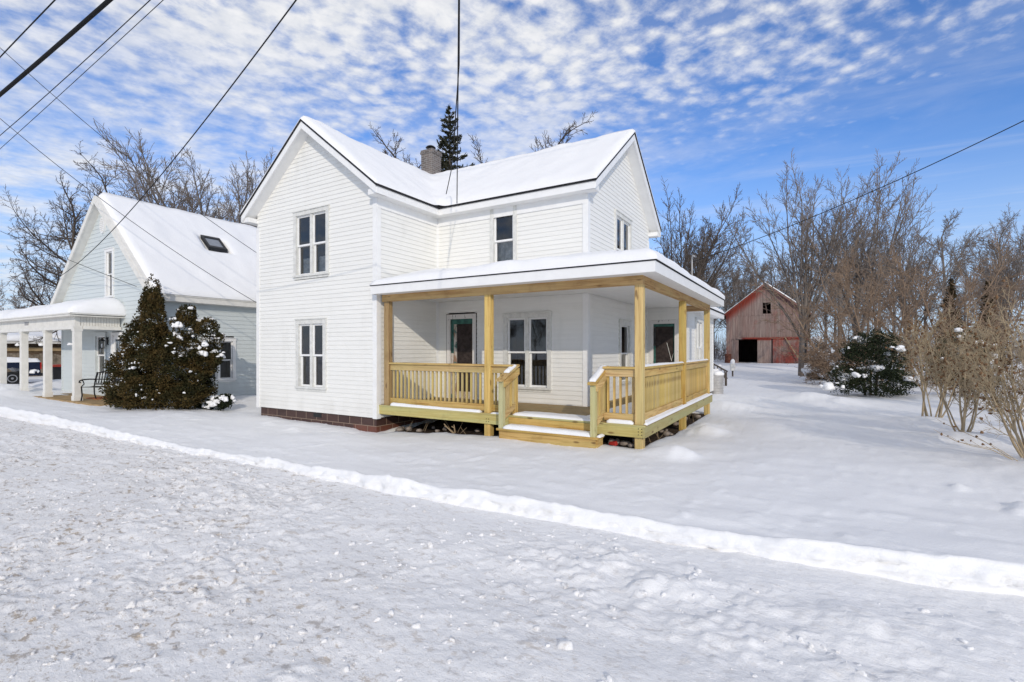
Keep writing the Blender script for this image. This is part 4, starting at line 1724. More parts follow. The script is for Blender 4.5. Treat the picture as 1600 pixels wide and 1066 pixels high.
def build_neighbour():
    H = thing('neighbour_house', 'pale blue clapboard house with steep snowy gable roof, skylight and open front porch', 'house', (-20.2, 12, .1))
    FF = Frame((0, NY, 0), (1, 0, 0), (0, -1, 0))
    FR = Frame((NR, 0, 0), (0, 1, 0), (1, 0, 0))
    wU = (-20.02, -19.40, 3.35, 4.95)
    wL = (-20.85, -19.95, .75, 2.2)
    wS = (8.55, 9.66, .62, 2.02)
    dr = (-19.60, -18.72, .1, 2.2)
    w = MB()

    def g(z):
        if z < NZE - .1:
            return (NL, NR)
        h = (NZR - .15 - z) / NS
        return (max(NL, NXC - h), min(NR, NXC + h)) if h > 0 else None
    siding(w, FF, g, -.05, NZR - .2, [hole(*wU), hole(*wL), (dr[0] + .03, dr[1] - .03, -1, 2.17)], e=.135)
    siding(w, FR, lambda z: (NY, NYB), -.05, NZE - .02, [hole(*wS)], e=.135)
    siding(w, Frame((NL, NYB, 0), (0, -1, 0), (-1, 0, 0)), lambda z: (0, NYB - NY), -.05, NZE, e=.135)
    w.build('wall', M_NSID, H)
    t = MB()
    FF.box(t, NL - .02, NL + .08, -.05, NZE - .2, 0, .025)
    t.build('corner_board', M_NSID, H)
    t = MB()
    FF.box(t, NR - .08, NR + .025, -.05, NZE - .1, 0, .026)
    t.build('corner_board', M_NSID, H)
    t = MB()
    FR.box(t, NY, NY + .08, -.05, NZE - .1, 0, .025)
    t.build('corner_board', M_NSID, H)
    window(FF, *wU, H, 1, m_trim=M_TRIM, curtain=.45, trim=.09, sash=.035)
    window(FF, *wL, H, 1, m_trim=M_NSID, curtain=.0)
    window(FR, *wS, H, 2, m_trim=M_TRIM, curtain=.0, sash=.035)
    # oval louvre vent in the gable
    v = MB()
    c = FF.p(-20.20, 5.78, .03)
    n = 20
    pr0 = [(c.x + .17 * math.cos(i * 2 * math.pi / n), c.z + .27 * math.sin(i * 2 * math.pi / n)) for i in range(n)]
    v.prism_y(list(reversed(pr0)), c.y - .03, c.y + .03)
    vo = v.build('gable_vent', M_TRIM, H)
    v = MB()
    for i in range(7):
        zz = c.z - .19 + i * .062
        h = .13 * math.sqrt(max(.05, 1 - ((zz - c.z) / .25) ** 2))
        v.box(c.x - h, c.x + h, c.y - .042, c.y - .031, zz, zz + .022)
    v.build('louvre', M_NTRIM, vo)
    # roof
    r = MB()
    th = .06
    for s in (-1, 1):
        x1 = NXC + s * NWE
        r.prism_y([(NXC, NZR), (x1, NZE), (x1, NZE - th), (NXC, NZR - th)], NYR, NYB + .3)
    rf = r.build('roof', M_NTRIM, H)
    f = MB()
    for s in (-1, 1):
        x1 = NXC + s * (NWE - .02)
        f.prism_y([(NXC, NZR - th * .2), (x1, NZE - th * .2), (x1, NZE - .24), (NXC, NZR - .24)], NYR - .02, NYR + .02)
    f.box(NXC + NWE - .06, NXC + NWE - .02, NYR + .02, NYB, NZE - .22, NZE - .03)
    f.box(NXC - NWE + .02, NXC - NWE + .06, NYR + .02, NYB, NZE - .22, NZE - .03)
    f.build('fascia', M_NTRIM, rf)
    so = MB()
    for s in (-1, 1):
        x1 = NXC + s * (NWE - .06)
        so.prism_y([(NXC, NZR - .21), (x1, NZE - .17), (x1, NZE - .19), (NXC, NZR - .23)], NYR + .02, NY + .02)
    so.box(NR, NXC + NWE - .06, NYR + .02, NYB, NZE - .235, NZE - .215)
    so.build('soffit', M_NTRIM, rf)

    def zf(x, y):
        return NZR - NS * np.abs(x - NXC)
    xs = cuts(NXC - NWE, NXC + NWE + .02, .11, (NXC,))
    ys = cuts(NYR + .12, NYB + .28, .11)
    sk = lambda x, y: (x > -19.12) & (x < -18.46) & (y > 9.66) & (y < 10.50)
    snow_sheet('snow_cover', xs, ys, lambda x, y: ~sk(x, y), zf, .13, .22, M_RSNOW, rf, 71, .035)
    sm = MB()
    sx0, sx1, sy0, sy1 = -19.06, -18.50, 9.74, 10.42
    zz = lambda x: float(NZR - NS * abs(x - NXC))
    ux = Vector((1, 0, -NS)).normalized()
    for a, b, p0, p1 in ((sx0, sx0 + .08, sy0, sy1), (sx1 - .08, sx1, sy0, sy1), (sx0 + .08, sx1 - .08, sy0, sy0 + .08), (sx0 + .08, sx1 - .08, sy1 - .08, sy1)):
        sm.hexa([(a, p0, zz(a) - .02), (b, p0, zz(b) - .02), (b, p1, zz(b) - .02), (a, p1, zz(a) - .02)], [(a, p0, zz(a) + .14), (b, p0, zz(b) + .14), (b, p1, zz(b) + .14), (a, p1, zz(a) + .14)])
    so_ = sm.build('skylight', M_BLACK, rf)
    sg = MB()
    a, b = sx0 + .08, sx1 - .08
    sg.face([(a, sy0 + .08, zz(a) + .10), (b, sy0 + .08, zz(b) + .10), (b, sy1 - .08, zz(b) + .10), (a, sy1 - .08, zz(a) + .10)])
    g2 = MATS.get('skylight_glass') or simple('skylight_glass', (.20, .22, .26), .25, .5, var=.1)
    MATS['skylight_glass'] = g2
    sg.build('skylight_pane', g2, rf)
    fl = MB()
    fl.box(NR + .02, NR + .12, 8.15, 8.23, 2.90, 3.0)
    fl.lathe((NR + .14, 8.19, 2.84), [(.03, .05), (.05, 0), (.05, -.04)], 8)
    fl.build('flood_light', M_BLACK, H)
    # porch
    PX0, PX1, PY = -29.0, -18.62, 5.92
    sl = MB()
    sl.box(PX0, -16.9, PY + .05, NY - .03, -.4, .105)
    slab = sl.build('porch_floor', M_SLAB, H)
    ru = MB()
    ru.box(-19.55, -18.75, 6.55, 7.15, .105, .125)
    ru.build('door_mat', M_RUG, slab)
    for x in (-18.92, -21.25, -23.42, -25.65, -27.9):
        b = MB()
        b.box(x - .09, x + .09, 6.04, 6.22, -.2, 2.26)
        b.box(x - .105, x + .105, 6.025, 6.235, -.2, .25)
        b.box(x - .105, x + .105, 6.025, 6.235, 2.20, 2.26)
        b.build('porch_post', M_NTRIM, H)
    fr = MB()
    fr.box(PX0, PX1 - .24, 6.02, 6.24, 2.26, 2.36)
    fr.box(PX0, PX1 - .26, 6.06, 6.20, 2.36, 2.66)
    fr.box(PX1 - .42, PX1 - .20, 6.25, NY - .03, 2.26, 2.36)
    n = 14
    for i in range(n):
        y0 = 6.215 + i * (NY - .04 - 6.215) / n
        fr.box(PX1 - .36, PX1 - .27, y0, y0 + (NY - .04 - 6.215) / n - .008, 2.36, 2.66)
    fr.build('porch_beam', M_NTRIM, H)
    pr = MB()
    pr.hexa([(PX0, PY - .06, 2.64), (PX1, PY - .06, 2.64), (PX1, NY, 2.64), (PX0, NY, 2.64)], [(PX0, PY - .06, 2.72), (PX1, PY - .06, 2.72), (PX1 - .25, NY, 2.95), (PX0, NY, 2.95)])
    po = pr.build('porch_roof', M_NTRIM, H)
    dk = MB()
    dk.box(PX0, PX1 + .02, PY - .09, PY - .062, 2.70, 2.735)
    dk.box(PX1 + .001, PX1 + .03, PY - .06, NY - .03, 2.70, 2.735)
    dk.build('drip_edge', M_NTRIM, po)
    xs = cuts(PX0, PX1 + .03, .11)
    ys = cuts(PY - .08, NY + .1, .11)
    snow_sheet('snow_cover', xs, ys, lambda x, y: x > -99, lambda x, y: np.minimum(2.73 + .17 * (y - PY), 2.73 + .45 * (PX1 + .03 - x)), .30, .45, M_RSNOW, po, 81, .03)
    # door
    d = MB()
    u0, u1, z0, z1 = dr
    FF.box(d, u0, u0 + .09, z0, z1, -.02, .03)
    FF.box(d, u1 - .09, u1, z0, z1, -.02, .03)
    FF.box(d, u0 + .09, u1 - .09, z1 - .09, z1, -.02, .03)
    FF.box(d, u0 + .09, u0 + .20, z0, z1 - .09, -.05, -.01)
    FF.box(d, u1 - .20, u1 - .09, z0, z1 - .09, -.05, -.01)
    FF.box(d, u0 + .20, u1 - .20, z0, z0 + .25, -.05, -.012)
    FF.box(d, u0 + .20, u1 - .20, 1.05, 1.20, -.05, -.012)
    FF.box(d, u0 + .20, u1 - .20, z1 - .22, z1 - .09, -.05, -.012)
    do = d.build('storm_door', M_TRIM, H)
    d = MB()
    FF.box(d, u0 + .1, u1 - .1, z0, z1 - .1, -.09, -.055)
    d.build('inner_door', M_TRIM, do)
    d = MB()
    d.face([FF.p(u0 + .2, z0 + .25, -.03), FF.p(u1 - .2, z0 + .25, -.03), FF.p(u1 - .2, 1.05, -.03), FF.p(u0 + .2, 1.05, -.03)])
    d.face([FF.p(u0 + .2, 1.20, -.03), FF.p(u1 - .2, 1.20, -.03), FF.p(u1 - .2, z1 - .22, -.03), FF.p(u0 + .2, z1 - .22, -.03)])
    d.build('glass', M_GLASS, do)
    d = MB()
    FF.box(d, u1 - .17, u1 - .13, 1.05, 1.22, -.01, .03)
    d.build('handle', M_BLACK, do)
    # two lanterns
    for lx, label in ((-19.86, None), (-18.50, None)):
        l = MB()
        c = FF.p(lx, 1.86, .0)
        l.box(lx - .05, lx + .05, NY - .05, NY - .005, 1.80, 2.05)
        l.tube([(lx, NY - .04, 2.0), (lx, NY - .12, 2.04), (lx, NY - .17, 1.99)], .013, 6)
        l.lathe((lx, NY - .17, 1.68), [(.085, .24), (.10, .25), (.03, .31), (.015, .33)], 8)
        l.lathe((lx, NY - .17, 1.68), [(.08, 0), (.085, .02)], 8)
        for k in range(8):
            a_ = k * math.pi / 4
            l.tube([(lx + .08 * math.cos(a_), NY - .17 + .08 * math.sin(a_), 1.69), (lx + .083 * math.cos(a_), NY - .17 + .083 * math.sin(a_), 1.93)], .006, 4)
        lo = l.build('lantern', M_BLACK, H)
        l = MB()
        l.lathe((lx, NY - .17, 1.70), [(.022, 0), (.03, .08), (.02, .14)], 8)
        l.build('bulb', M_TRIM, lo)
    # plate with faint figures on the porch frieze
    p_ = MB()
    p_.box(-23.05, -22.72, 6.045, 6.058, 2.47, 2.58)
    p_.build('number_plate', simple('grey_number_plate', (.33, .33, .34), .6, .3, var=.15, scale=14), H)
    # snow stuck on the posts
    for x, y, z in ((-18.92, 6.02, 1.80), (-21.25, 6.02, 1.80), (-23.42, 6.02, 1.80)):
        cs = [(x - .10 - .05 * q, y - .02, z + .03 * (q % 2)) for q in range(3)]
        o = blobs('stuck_snow', np.array(cs), np.array([.05, .04, .03]), .7, M_RSNOW, H, int(-x * 10), .35)
    return H


build_neighbour()


def build_bench():
    bx, by, bz = -18.35, 6.62, .105
    B = thing('garden_bench', 'black cast iron garden bench with curled arms on the porch of the pale blue house', 'bench', (bx, by, bz))
    L, Dp = 1.05, .46
    # the bench faces the road and stands a little askew
    ang = R(28)
    ca, sa = math.cos(ang), math.sin(ang)

    def T(x, y, z):
        return (bx + x * ca - y * sa, by + x * sa + y * ca, bz + z)
    for sx in (-L / 2, L / 2):
        m = MB()
        m.tube([T(sx, -.25, 0), T(sx, -.215, .16), T(sx, -.235, .36), T(sx, -.24, .42)], .019, 6)
        m.build('leg', M_BLACK, B)
        m = MB()
        m.tube([T(sx, .26, 0), T(sx, .20, .18), T(sx, .19, .40), T(sx, .24, .62), T(sx, .30, .84)], .019, 6)
        m.build('leg', M_BLACK, B)
        m = MB()
        m.tube([T(sx, .235, .62), T(sx, .02, .635), T(sx, -.20, .63), T(sx, -.30, .60), T(sx, -.31, .56), T(sx, -.27, .55)], .022, 6)
        m.tube([T(sx, -.24, .42), T(sx, -.15, .50), T(sx, -.18, .58), T(sx, -.22, .62)], .015, 6)
        m.build('armrest', M_BLACK, B)
    m = MB()
    for i in range(9):
        yy = -.24 + i * .052
        m.beam(T(-L / 2, yy, .41 - .01 * math.sin(i / 8 * math.pi)), T(L / 2, yy, .41 - .01 * math.sin(i / 8 * math.pi)), .032, .014)
    m.build('seat', M_BLACK, B)
    m = MB()
    for zz, yy in ((.47, .21), (.62, .24)):
        m.beam(T(-L / 2, yy, zz), T(L / 2, yy, zz), .02, .03)
    top = [T(-L / 2 + L * i / 12, .29, .80 + .10 * math.sin(i / 12 * math.pi)) for i in range(13)]
    m.tube(top, .018, 6)
    for i in range(1, 24):
        x = -L / 2 + L * i / 24
        zt = .80 + .10 * math.sin(i / 24 * math.pi)
        m.tube([T(x, .22, .48), T(x + .03 * (-1) ** i, .255, (.48 + zt) / 2), T(x, .288, zt)], .011, 5)
    m.build('backrest', M_BLACK, B)


build_bench()


# ------------------------------------------------------------------ driveway scene beyond the neighbour's porch
def build_truck():
    ox, oy, oz = -38.0, 8.2, -.30
    Tt = thing('pickup_truck', 'dark blue pickup truck with a snow covered bed, parked behind the porch posts', 'truck', (ox, oy, oz))
    XO, XI = -37.0, -38.95      # near and far side
    # body side profile along y (front at low y), z above oz
    m = MB()
    prof = [(5.15, .45), (5.10, .80), (5.22, 1.06), (6.4, 1.14), (6.95, 1.70), (7.25, 1.78), (8.05, 1.78), (8.35, 1.68), (8.45, 1.28), (10.32, 1.26), (10.38, .62), (10.30, .50), (9.72, .48),
            (9.66, .74), (9.48, .90), (9.22, .96), (8.96, .90), (8.78, .74), (8.72, .48), (6.72, .44), (6.66, .74), (6.48, .90), (6.22, .96), (5.96, .90), (5.78, .74), (5.70, .46)]
    pts = [(y, z + oz) for y, z in prof]
    m.prism_x(pts, XI, XO)
    m.build('body', M_TRUCK, Tt)
    w = MB()
    w.hexa([(XO + .004, 7.05, 1.22 + oz), (XO + .004, 8.28, 1.22 + oz), (XI - .004, 8.28, 1.22 + oz), (XI - .004, 7.05, 1.22 + oz)], [(XO + .004, 7.30, 1.70 + oz), (XO + .004, 8.12, 1.70 + oz), (XI - .004, 8.12, 1.70 + oz), (XI - .004, 7.30, 1.70 + oz)])
    w.build('side_window', simple('tinted_glass', (.02, .025, .03), .1, .5, var=.1), Tt)
    for y in (6.22, 9.22):
        for x, s in ((XO - .21, 1), (XI + .0, -1)):
            t = MB()
            t.lathe((x, y, .37 + oz), [(.20, .0), (.34, .0), (.37, .03), (.37, .18), (.34, .215), (.22, .215)], 24, axis='x')
            to = t.build('wheel', M_TIRE, Tt)
            t = MB()
            xr = x + .20 if s > 0 else x + .01
            t.lathe((xr, y, .37 + oz), [(.235, -.02), (.235, .012), (.20, .016), (.06, .012), (.05, .026)], 18, axis='x')
            t.build('rim', M_CHROME, to)
    for x in (XO - .16, XI + .02):
        t = MB()
        t.box(x, x + .165, 10.36, 10.41, .84 + oz, 1.22 + oz)
        t.build('tail_light', M_TAIL, Tt)
    b = MB()
    b.box(XI, XO, 10.34, 10.50, .46 + oz, .62 + oz)
    b.build('bumper', M_BLACK, Tt)
    xs = np.linspace(XI, XO + .01, 20)
    ys = np.linspace(8.46, 10.36, 20)
    snow_sheet('snow_cover', xs, ys, lambda x, y: x > -99, lambda x, y: 1.24 + oz + 0 * x, .26, .22, M_RSNOW, Tt, 85, .03)
    xs = np.linspace(XI + .1, XO - .1, 16)
    ys = np.linspace(7.2, 8.1, 12)
    snow_sheet('snow_cover', xs, ys, lambda x, y: x > -99, lambda x, y: 1.77 + oz + 0 * x, .15, .2, M_RSNOW, Tt, 86, .02)
    blobs('snow_cover', np.array([(XO + .04, 10.10, .78 + oz), (XO + .03, 10.25, .72 + oz), (XO + .05, 10.0, .68 + oz)]), np.array([.13, .1, .1]), .8, M_RSNOW, Tt, 87, .4)


build_truck()


def build_drive():
    G = thing('garage', 'long low brown garage with tan band and snow covered roof', 'garage', (-50, 13, -.2))
    m = MB()
    m.box(-54, -47, 4, 24, -.5, 2.05)
    m.build('wall', M_GARAGE, G)
    m = MB()
    m.box(-46.98, -46.93, 4, 24, 1.52, 1.80)
    m.build('band', M_TANB, G)
    m = MB()
    m.hexa([(-54.5, 3.6, 2.05), (-46.4, 3.6, 2.05), (-46.4, 24.4, 2.05), (-54.5, 24.4, 2.05)], [(-54.5, 3.6, 2.9), (-46.4, 3.6, 2.22), (-46.4, 24.4, 2.22), (-54.5, 24.4, 2.9)])
    r = m.build('roof', M_NTRIM, G)
    snow_sheet('snow_cover', np.linspace(-54.5, -46.35, 34), np.linspace(3.6, 24.4, 60), lambda x, y: x > -99, lambda x, y: 2.23 + (-46.4 - x) * .084, .38, .5, M_RSNOW, r, 91, .05)
    Fe = thing('board_fence', 'weathered upright board fence in front of the brown garage', 'fence', (-44.5, 12, -.2))
    rg_ = random.Random(8)
    m = MB()
    y = 3.0
    while y < 22:
        w = .145
        h = rg_.uniform(1.22, 1.42)
        m.box(-44.53 + rg_.uniform(-.01, .01), -44.50, y, y + w - .012, -.5, h)
        y += w
    m.build('boards', M_FENCE, Fe)
    m = MB()
    for y in range(3, 23, 2):
        m.box(-44.63, -44.54, y, y + .09, -.5, 1.35)
    m.build('posts', M_FENCE, Fe)
    # wheelie bin
    bx, by, bz = -30.1, 9.08, -.12
    B = thing('wheelie_bin', 'black wheeled rubbish bin with a red lid beside the pale blue house', 'bin', (bx, by, bz))
    m = MB()
    m.hexa([(bx - .20, by - .22, bz + .08), (bx + .20, by - .22, bz + .08), (bx + .20, by + .22, bz + .08), (bx - .20, by + .22, bz + .08)],
           [(bx - .27, by - .29, bz + .95), (bx + .27, by - .29, bz + .95), (bx + .27, by + .29, bz + .95), (bx - .27, by + .29, bz + .95)])
    m.box(bx - .29, bx + .29, by - .31, by + .31, bz + .90, bz + .955)
    m.build('body', M_BIN, B)
    m = MB()
    m.hexa([(bx - .31, by - .34, bz + .957), (bx + .31, by - .34, bz + .957), (bx + .31, by + .33, bz + .957), (bx - .31, by + .33, bz + .957)],
           [(bx - .24, by - .26, bz + 1.05), (bx + .24, by - .26, bz + 1.05), (bx + .24, by + .27, bz + 1.08), (bx - .24, by + .27, bz + 1.08)])
    m.build('lid', M_REDLID, B)
    for s in (-.2, .2):
        m = MB()
        m.lathe((bx + s - .03, by + .26, bz + .10), [(.04, 0), (.10, 0), (.10, .06), (.04, .06)], 14, axis='x')
        m.build('wheel', M_BIN, B)


build_drive()


# ------------------------------------------------------------------ barn at the end of the yard
def build_barn():
    bx, by, bz = -3.4, 52.0, .35
    Bn = thing('barn', 'weathered red plank barn with open doorway and snow edged gable roof', 'barn', (bx, by, bz))
    hw, zr, sl = 3.4, 7.85, .79
    zt = lambda x: zr - sl * abs(x)
    rgb = random.Random(21)
    dep = 11.0

    def pl(x0, x1, z0, z1f, d=0.0, th=.06, mb=None, z0f=None):
        """front board panel x0..x1 (relative), from z0 to the roof slope or a given height"""
        n_ = max(1, int(round((x1 - x0) / .238)))
        for i_ in range(n_):
            a = x0 + (x1 - x0) * i_ / n_ + .003
            c = x0 + (x1 - x0) * (i_ + 1) / n_ - .003
            j = rgb.uniform(-.014, .014)
            xs = [a] + ([0.0] if a < 0 < c and z1f is None else []) + [c]
            top = [(bx + x, (zt(x) - .08 if z1f is None else z1f)) for x in xs]
            e = rgb.uniform(-.03, .015)
            poly = [(bx + a, z0 + e), (bx + c, z0 + e + rgb.uniform(-.01, .01))] + list(reversed(top))
            mb.prism_y(poly, by - d + j, by - d + j + th)
    m = MB()
    zl = 2.62
    # walls round the door and loft openings
    pl(-hw, -2.30, -.2, zl - .03, mb=m)
    pl(-.62, hw - .12, -.2, zl - .03, .0, mb=m)
    seam = 4.86
    pl(-hw, hw, zl - .028, seam - .02, .03, mb=m)
    lx0, lx1, lz0, lz1 = -.22, .46, 4.98, 6.02
    pl(-hw, lx0, seam - .018, None, .05, mb=m)
    pl(lx1, hw, seam - .018, None, .05, mb=m)
    pl(lx0, lx1, seam - .018, lz0, .05, mb=m)
    m.prism_y([(bx + lx0, lz1), (bx + lx1, lz1), (bx + lx1, zt(lx1) - .08), (bx, zt(0) - .08), (bx + lx0, zt(lx0) - .08)], by - .05, by + .01)
    m.box(bx - hw, bx - hw + .06, by + .06, by + dep, -.2, zt(hw) - .1)
    m.box(bx + hw - .06, bx + hw, by + .06, by + dep, -.2, zt(hw) - .1)
    m.prism_y([(bx - hw + .06, -.2), (bx + hw - .06, -.2), (bx + hw - .06, zt(hw) - .1), (bx, zt(0) - .1), (bx - hw + .06, zt(hw) - .1)], by + dep, by + dep + .06)
    m.build('wall', M_BARN, Bn)
    d = MB()
    d.box(bx + .62, bx + hw - .32, by - .13, by - .07, .38, zl + .04)
    d.build('sliding_door', M_BARN, Bn)
    d = MB()
    d.box(bx - .66, bx + .50, by - .10, by - .05, .38, zl + .0)
    d.build('sliding_door', M_BARN, Bn)
    g = MB()
    g.box(bx + .505, bx + .615, by - .06, by - .005, .3, zl)  # black strip painting in the dark of the gap between the doors
    g.box(bx + hw - .30, bx + hw - .06, by - .14, by - .01, .2, zl + .05)
    g.build('dark_gap_and_post', M_BLACK, Bn)
    b = MB()
    b.box(bx - 2.4, bx + hw - .2, by - .19, by - .135, zl + .02, zl + .14)
    b.build('door_track', M_BARN, Bn)
    b = MB()
    b.beam((bx + 1.62, by - .24, 2.75), (bx + 2.95, by - .5, .42), .07, .07)
    b.build('brace', M_STALK, Bn)
    k = MB()
    k.box(bx + lx0 - .07, bx + lx0, by - .075, by - .04, lz0 - .03, lz1 + .06)
    k.box(bx + lx1, bx + lx1 + .07, by - .075, by - .04, lz0 - .03, lz1 + .06)
    k.box(bx + lx0, bx + lx1, by - .075, by - .04, lz1, lz1 + .06)
    k.beam((bx + lx0, by + .3, lz0 + .55), (bx + lx1, by + .3, lz0 + .25), .05, .05)
    k.beam((bx + lx0 + .35, by + .3, lz0), (bx + lx0 + .2, by + .3, lz1), .05, .05)
    k.build('loft_window', M_BARN, Bn)
    fl = MB()
    fl.box(bx - hw + .1, bx + hw - .1, by + .08, by + dep, -.2, .36)
    fl.build('floor', M_SOIL, Bn)
    r = MB()
    ov = .42
    for s in (-1, 1):
        x1 = s * (hw + ov)
        r.prism_y([(bx, zr), (bx + x1, zt(x1)), (bx + x1, zt(x1) - .09), (bx, zr - .09)], by - .42, by + dep + .4)
    rf = r.build('roof', M_GARAGE, Bn)
    f = MB()
    for s in (-1, 1):
        x1 = s * (hw + ov)
        f.prism_y([(bx, zr - .06), (bx + x1, zt(x1) - .06), (bx + x1, zt(x1) - .22), (bx, zr - .22)], by - .45, by - .421)
    f.build('rake_board', M_BARN, rf)
    xs = cuts(bx - hw - ov, bx + hw + ov, .2, (bx,))
    ys = cuts(by - .43, by + dep + .4, .25)
    snow_sheet('snow_cover', xs, ys, lambda x, y: x > -99, lambda x, y: zr - sl * np.abs(x - bx), .09, .25, M_RSNOW, rf, 95, .02)
    # things in front of it
    dr = MB()
    dr.lathe((-6.52, 51.2, gz(-6.52, 51.2) - .05), [(.30, 0), (.31, .02), (.30, .28), (.315, .30), (.30, .32), (.30, .60), (.315, .62), (.30, .64), (.30, .90), (.31, .92), (.28, .92)], 18)
    o = dr.build('steel_drum', M_RUST, None)
    tag(o, 'rusty dark red drum standing at the corner of the barn', 'drum')


build_barn()


# ------------------------------------------------------------------ small things behind the porch
def small_things():
    x, y = -2.98, 19.9
    z = gz(x, y) - .05
    c = thing('rubbish_can', 'ribbed grey metal can capped with snow behind the wooden porch', 'can', (x, y, z))
    m = MB()
    prof = [(.27, 0)]
    for i in range(7):
        h = .05 + i * .10
        prof += [(.275 + .004 * i, h), (.288 + .004 * i, h + .02), (.275 + .004 * i, h + .04)]
    prof += [(.31, .74), (.29, .74)]
    m.lathe((x, y, z), prof, 20)
    m.build('body', M_GALV, c)
    b = blobs('snow_cap', np.array([(x, y, z + .76), (x + .1, y - .05, z + .80), (x - .16, y + .1, z + .84)]), np.array([.28, .2, .25]), .5, M_RSNOW, c, 3, .15)
    # back step hand rail
    hr = thing('back_steps_rail', 'dark weathered wooden hand rail of the back steps, snow on its bars', 'hand rail', (-3.6, 24, 0))
    zz = gz(-3.6, 24)
    m = MB()
    for xx, h in ((-3.15, .62), (-3.75, 1.0)):
        m.box(xx - .045, xx + .045, 23.95, 24.04, zz - .1, zz + h)
    m.build('post', M_BARKD, hr)
    m = MB()
    m.beam((-4.1, 24, zz + 1.22), (-3.08, 24, zz + .64), .09, .06)
    m.beam((-4.1, 24, zz + .92), (-3.08, 24, zz + .34), .05, .05)
    for i in range(6):
        xx = -3.95 + i * .15
        h = 1.2 - (xx + 4.1) * .57
        m.box(xx - .018, xx + .018, 23.98, 24.02, zz + h - .34, zz + h)
    m.build('rails', M_BARKD, hr)
    blobs('snow', np.array([(-3.55, 24, zz + .60), (-3.85, 24, zz + .45), (-4.1, 24.1, zz + .3), (-3.4, 23.95, zz + .92)]), np.array([.16, .25, .3, .07]), .8, M_RSNOW, hr, 5, .2)
    # short garden lamp out in the yard
    x, y = -3.72, 31.1
    z = gz(x, y)
    g = thing('garden_lamp', 'short white garden lamp post wearing a cap of snow in the open yard', 'lamp', (x, y, z))
    m = MB()
    m.lathe((x, y, z - .1), [(.045, 0), (.045, .45)], 10)
    m.build('post', M_BARKD, g)
    m = MB()
    m.lathe((x, y, z + .33), [(.11, 0), (.13, .02), (.15, .36), (.16, .40), (.10, .42)], 12)
    m.build('lamp_head', M_NTRIM, g)
    blobs('snow_cap', np.array([(x, y, z + .80)]), np.array([.16]), 1.0, M_RSNOW, g, 7, .1)


small_things()

# ------------------------------------------------------------------ overhead wires
def sag(p0, p1, s, n=24):
    p0, p1 = Vector(p0), Vector(p1)
    return [p0.lerp(p1, i / n) - Vector((0, 0, 4 * s * (i / n) * (1 - i / n))) for i in range(n + 1)]


def wire(label, pts, r, group='overhead wires along the road'):
    mb = MB()
    mb.tube(pts, r, 6)
    o = mb.build('overhead_wire', M_WIRE, None, True)
    tag(o, label, 'wire', group)
    return o


def para(A, B, c, t0, t1, n=30):
    A, B = Vector((*A, 0)), Vector((*B, 0))
    o = []
    for i in range(n + 1):
        t = t0 + (t1 - t0) * i / n
        p = A.lerp(B, t)
        o.append((p.x, p.y, c[0] * t * t + c[1] * t + c[2]))
    return o


wire('thickest black cable slanting across the top corner of the sky', para((-15.22, 5.59), (-21.54, 5.09), (.07, -1.04, 10.53), -3, 6), .058)
wire('thin black wire slanting across the sky above the thickest cable', para((-17.34, 5.15), (-22.03, 5.2), (-.02, -.08, 11.02), -4, 8), .019)
wire('thin wire slanting across the sky just below the thickest cable', para((-14.34, 6.12), (-25.7, 6.07), (.2, -1.16, 10.53), -2, 4), .013)
wire('faint lowest wire running beneath the thick cable', para((-14.06, 6.29), (-23.6, 6.3), (.04, -.94, 10.53), -2, 4), .010)
wire('thin line falling across the cables, over the skylight roof, to the farmhouse side', para((-18.18, 4.30), (-13.0, 9.65), (.87 * 1.4776, -5.94 * 1.2156, 9.55), -.75, 1.0), .0085, 'service lines over the blue house')
wire('thin line crossing the snowy roof of the blue house below its skylight', para((-19.58, 4.63), (-13.0, 9.51), (.97 * 1.396, -6.11 * 1.1815, 8.16), -.75, 1.0), .0085, 'service lines over the blue house')
wire('thin low line crossing the gable window of the blue house', para((-27.97, 6.61), (-17.44, 7.07), (.12, -2.99, 6.42), -.9, 1.0), .008, 'service lines over the blue house')
wire('long drop cable curving from the top of the sky past the blue house gable', para((-5.37, 3.79), (-35.47, 9.12), (4.59, -5.4, 5.8), -.4, 1.0, 60), .0095, 'service lines over the blue house')
wire('straight vertical drop cable hanging down to the farmhouse eave', para((-3.99, 5.31), (-7.42, 9.80), (-.39, -.66, 6.3), -1.4, 1.0), .011, 'drop cables to the farmhouse')
wire('loose bent cable beside the drop cable, ending on the snowy farmhouse roof', [(-.6, .8, 7.2), (-2.2, 2.95, 6.75), (-4.17, 5.56, 6.33), (-5.02, 6.69, 6.43), (-6.1, 8.01, 6.37), (-6.75, 8.80, 6.14), (-7.42, 9.56, 5.95), (-7.72, 9.84, 5.78), (-7.90, 9.98, 5.60)], .0105, 'drop cables to the farmhouse')
wire('single thin wire rising from behind the porch roof to the clear side of the sky', para((4.12, 15.26), (-3.67, 19.35), (.75, -2.55, 6.72), -1.4, 1.0), .011, None)


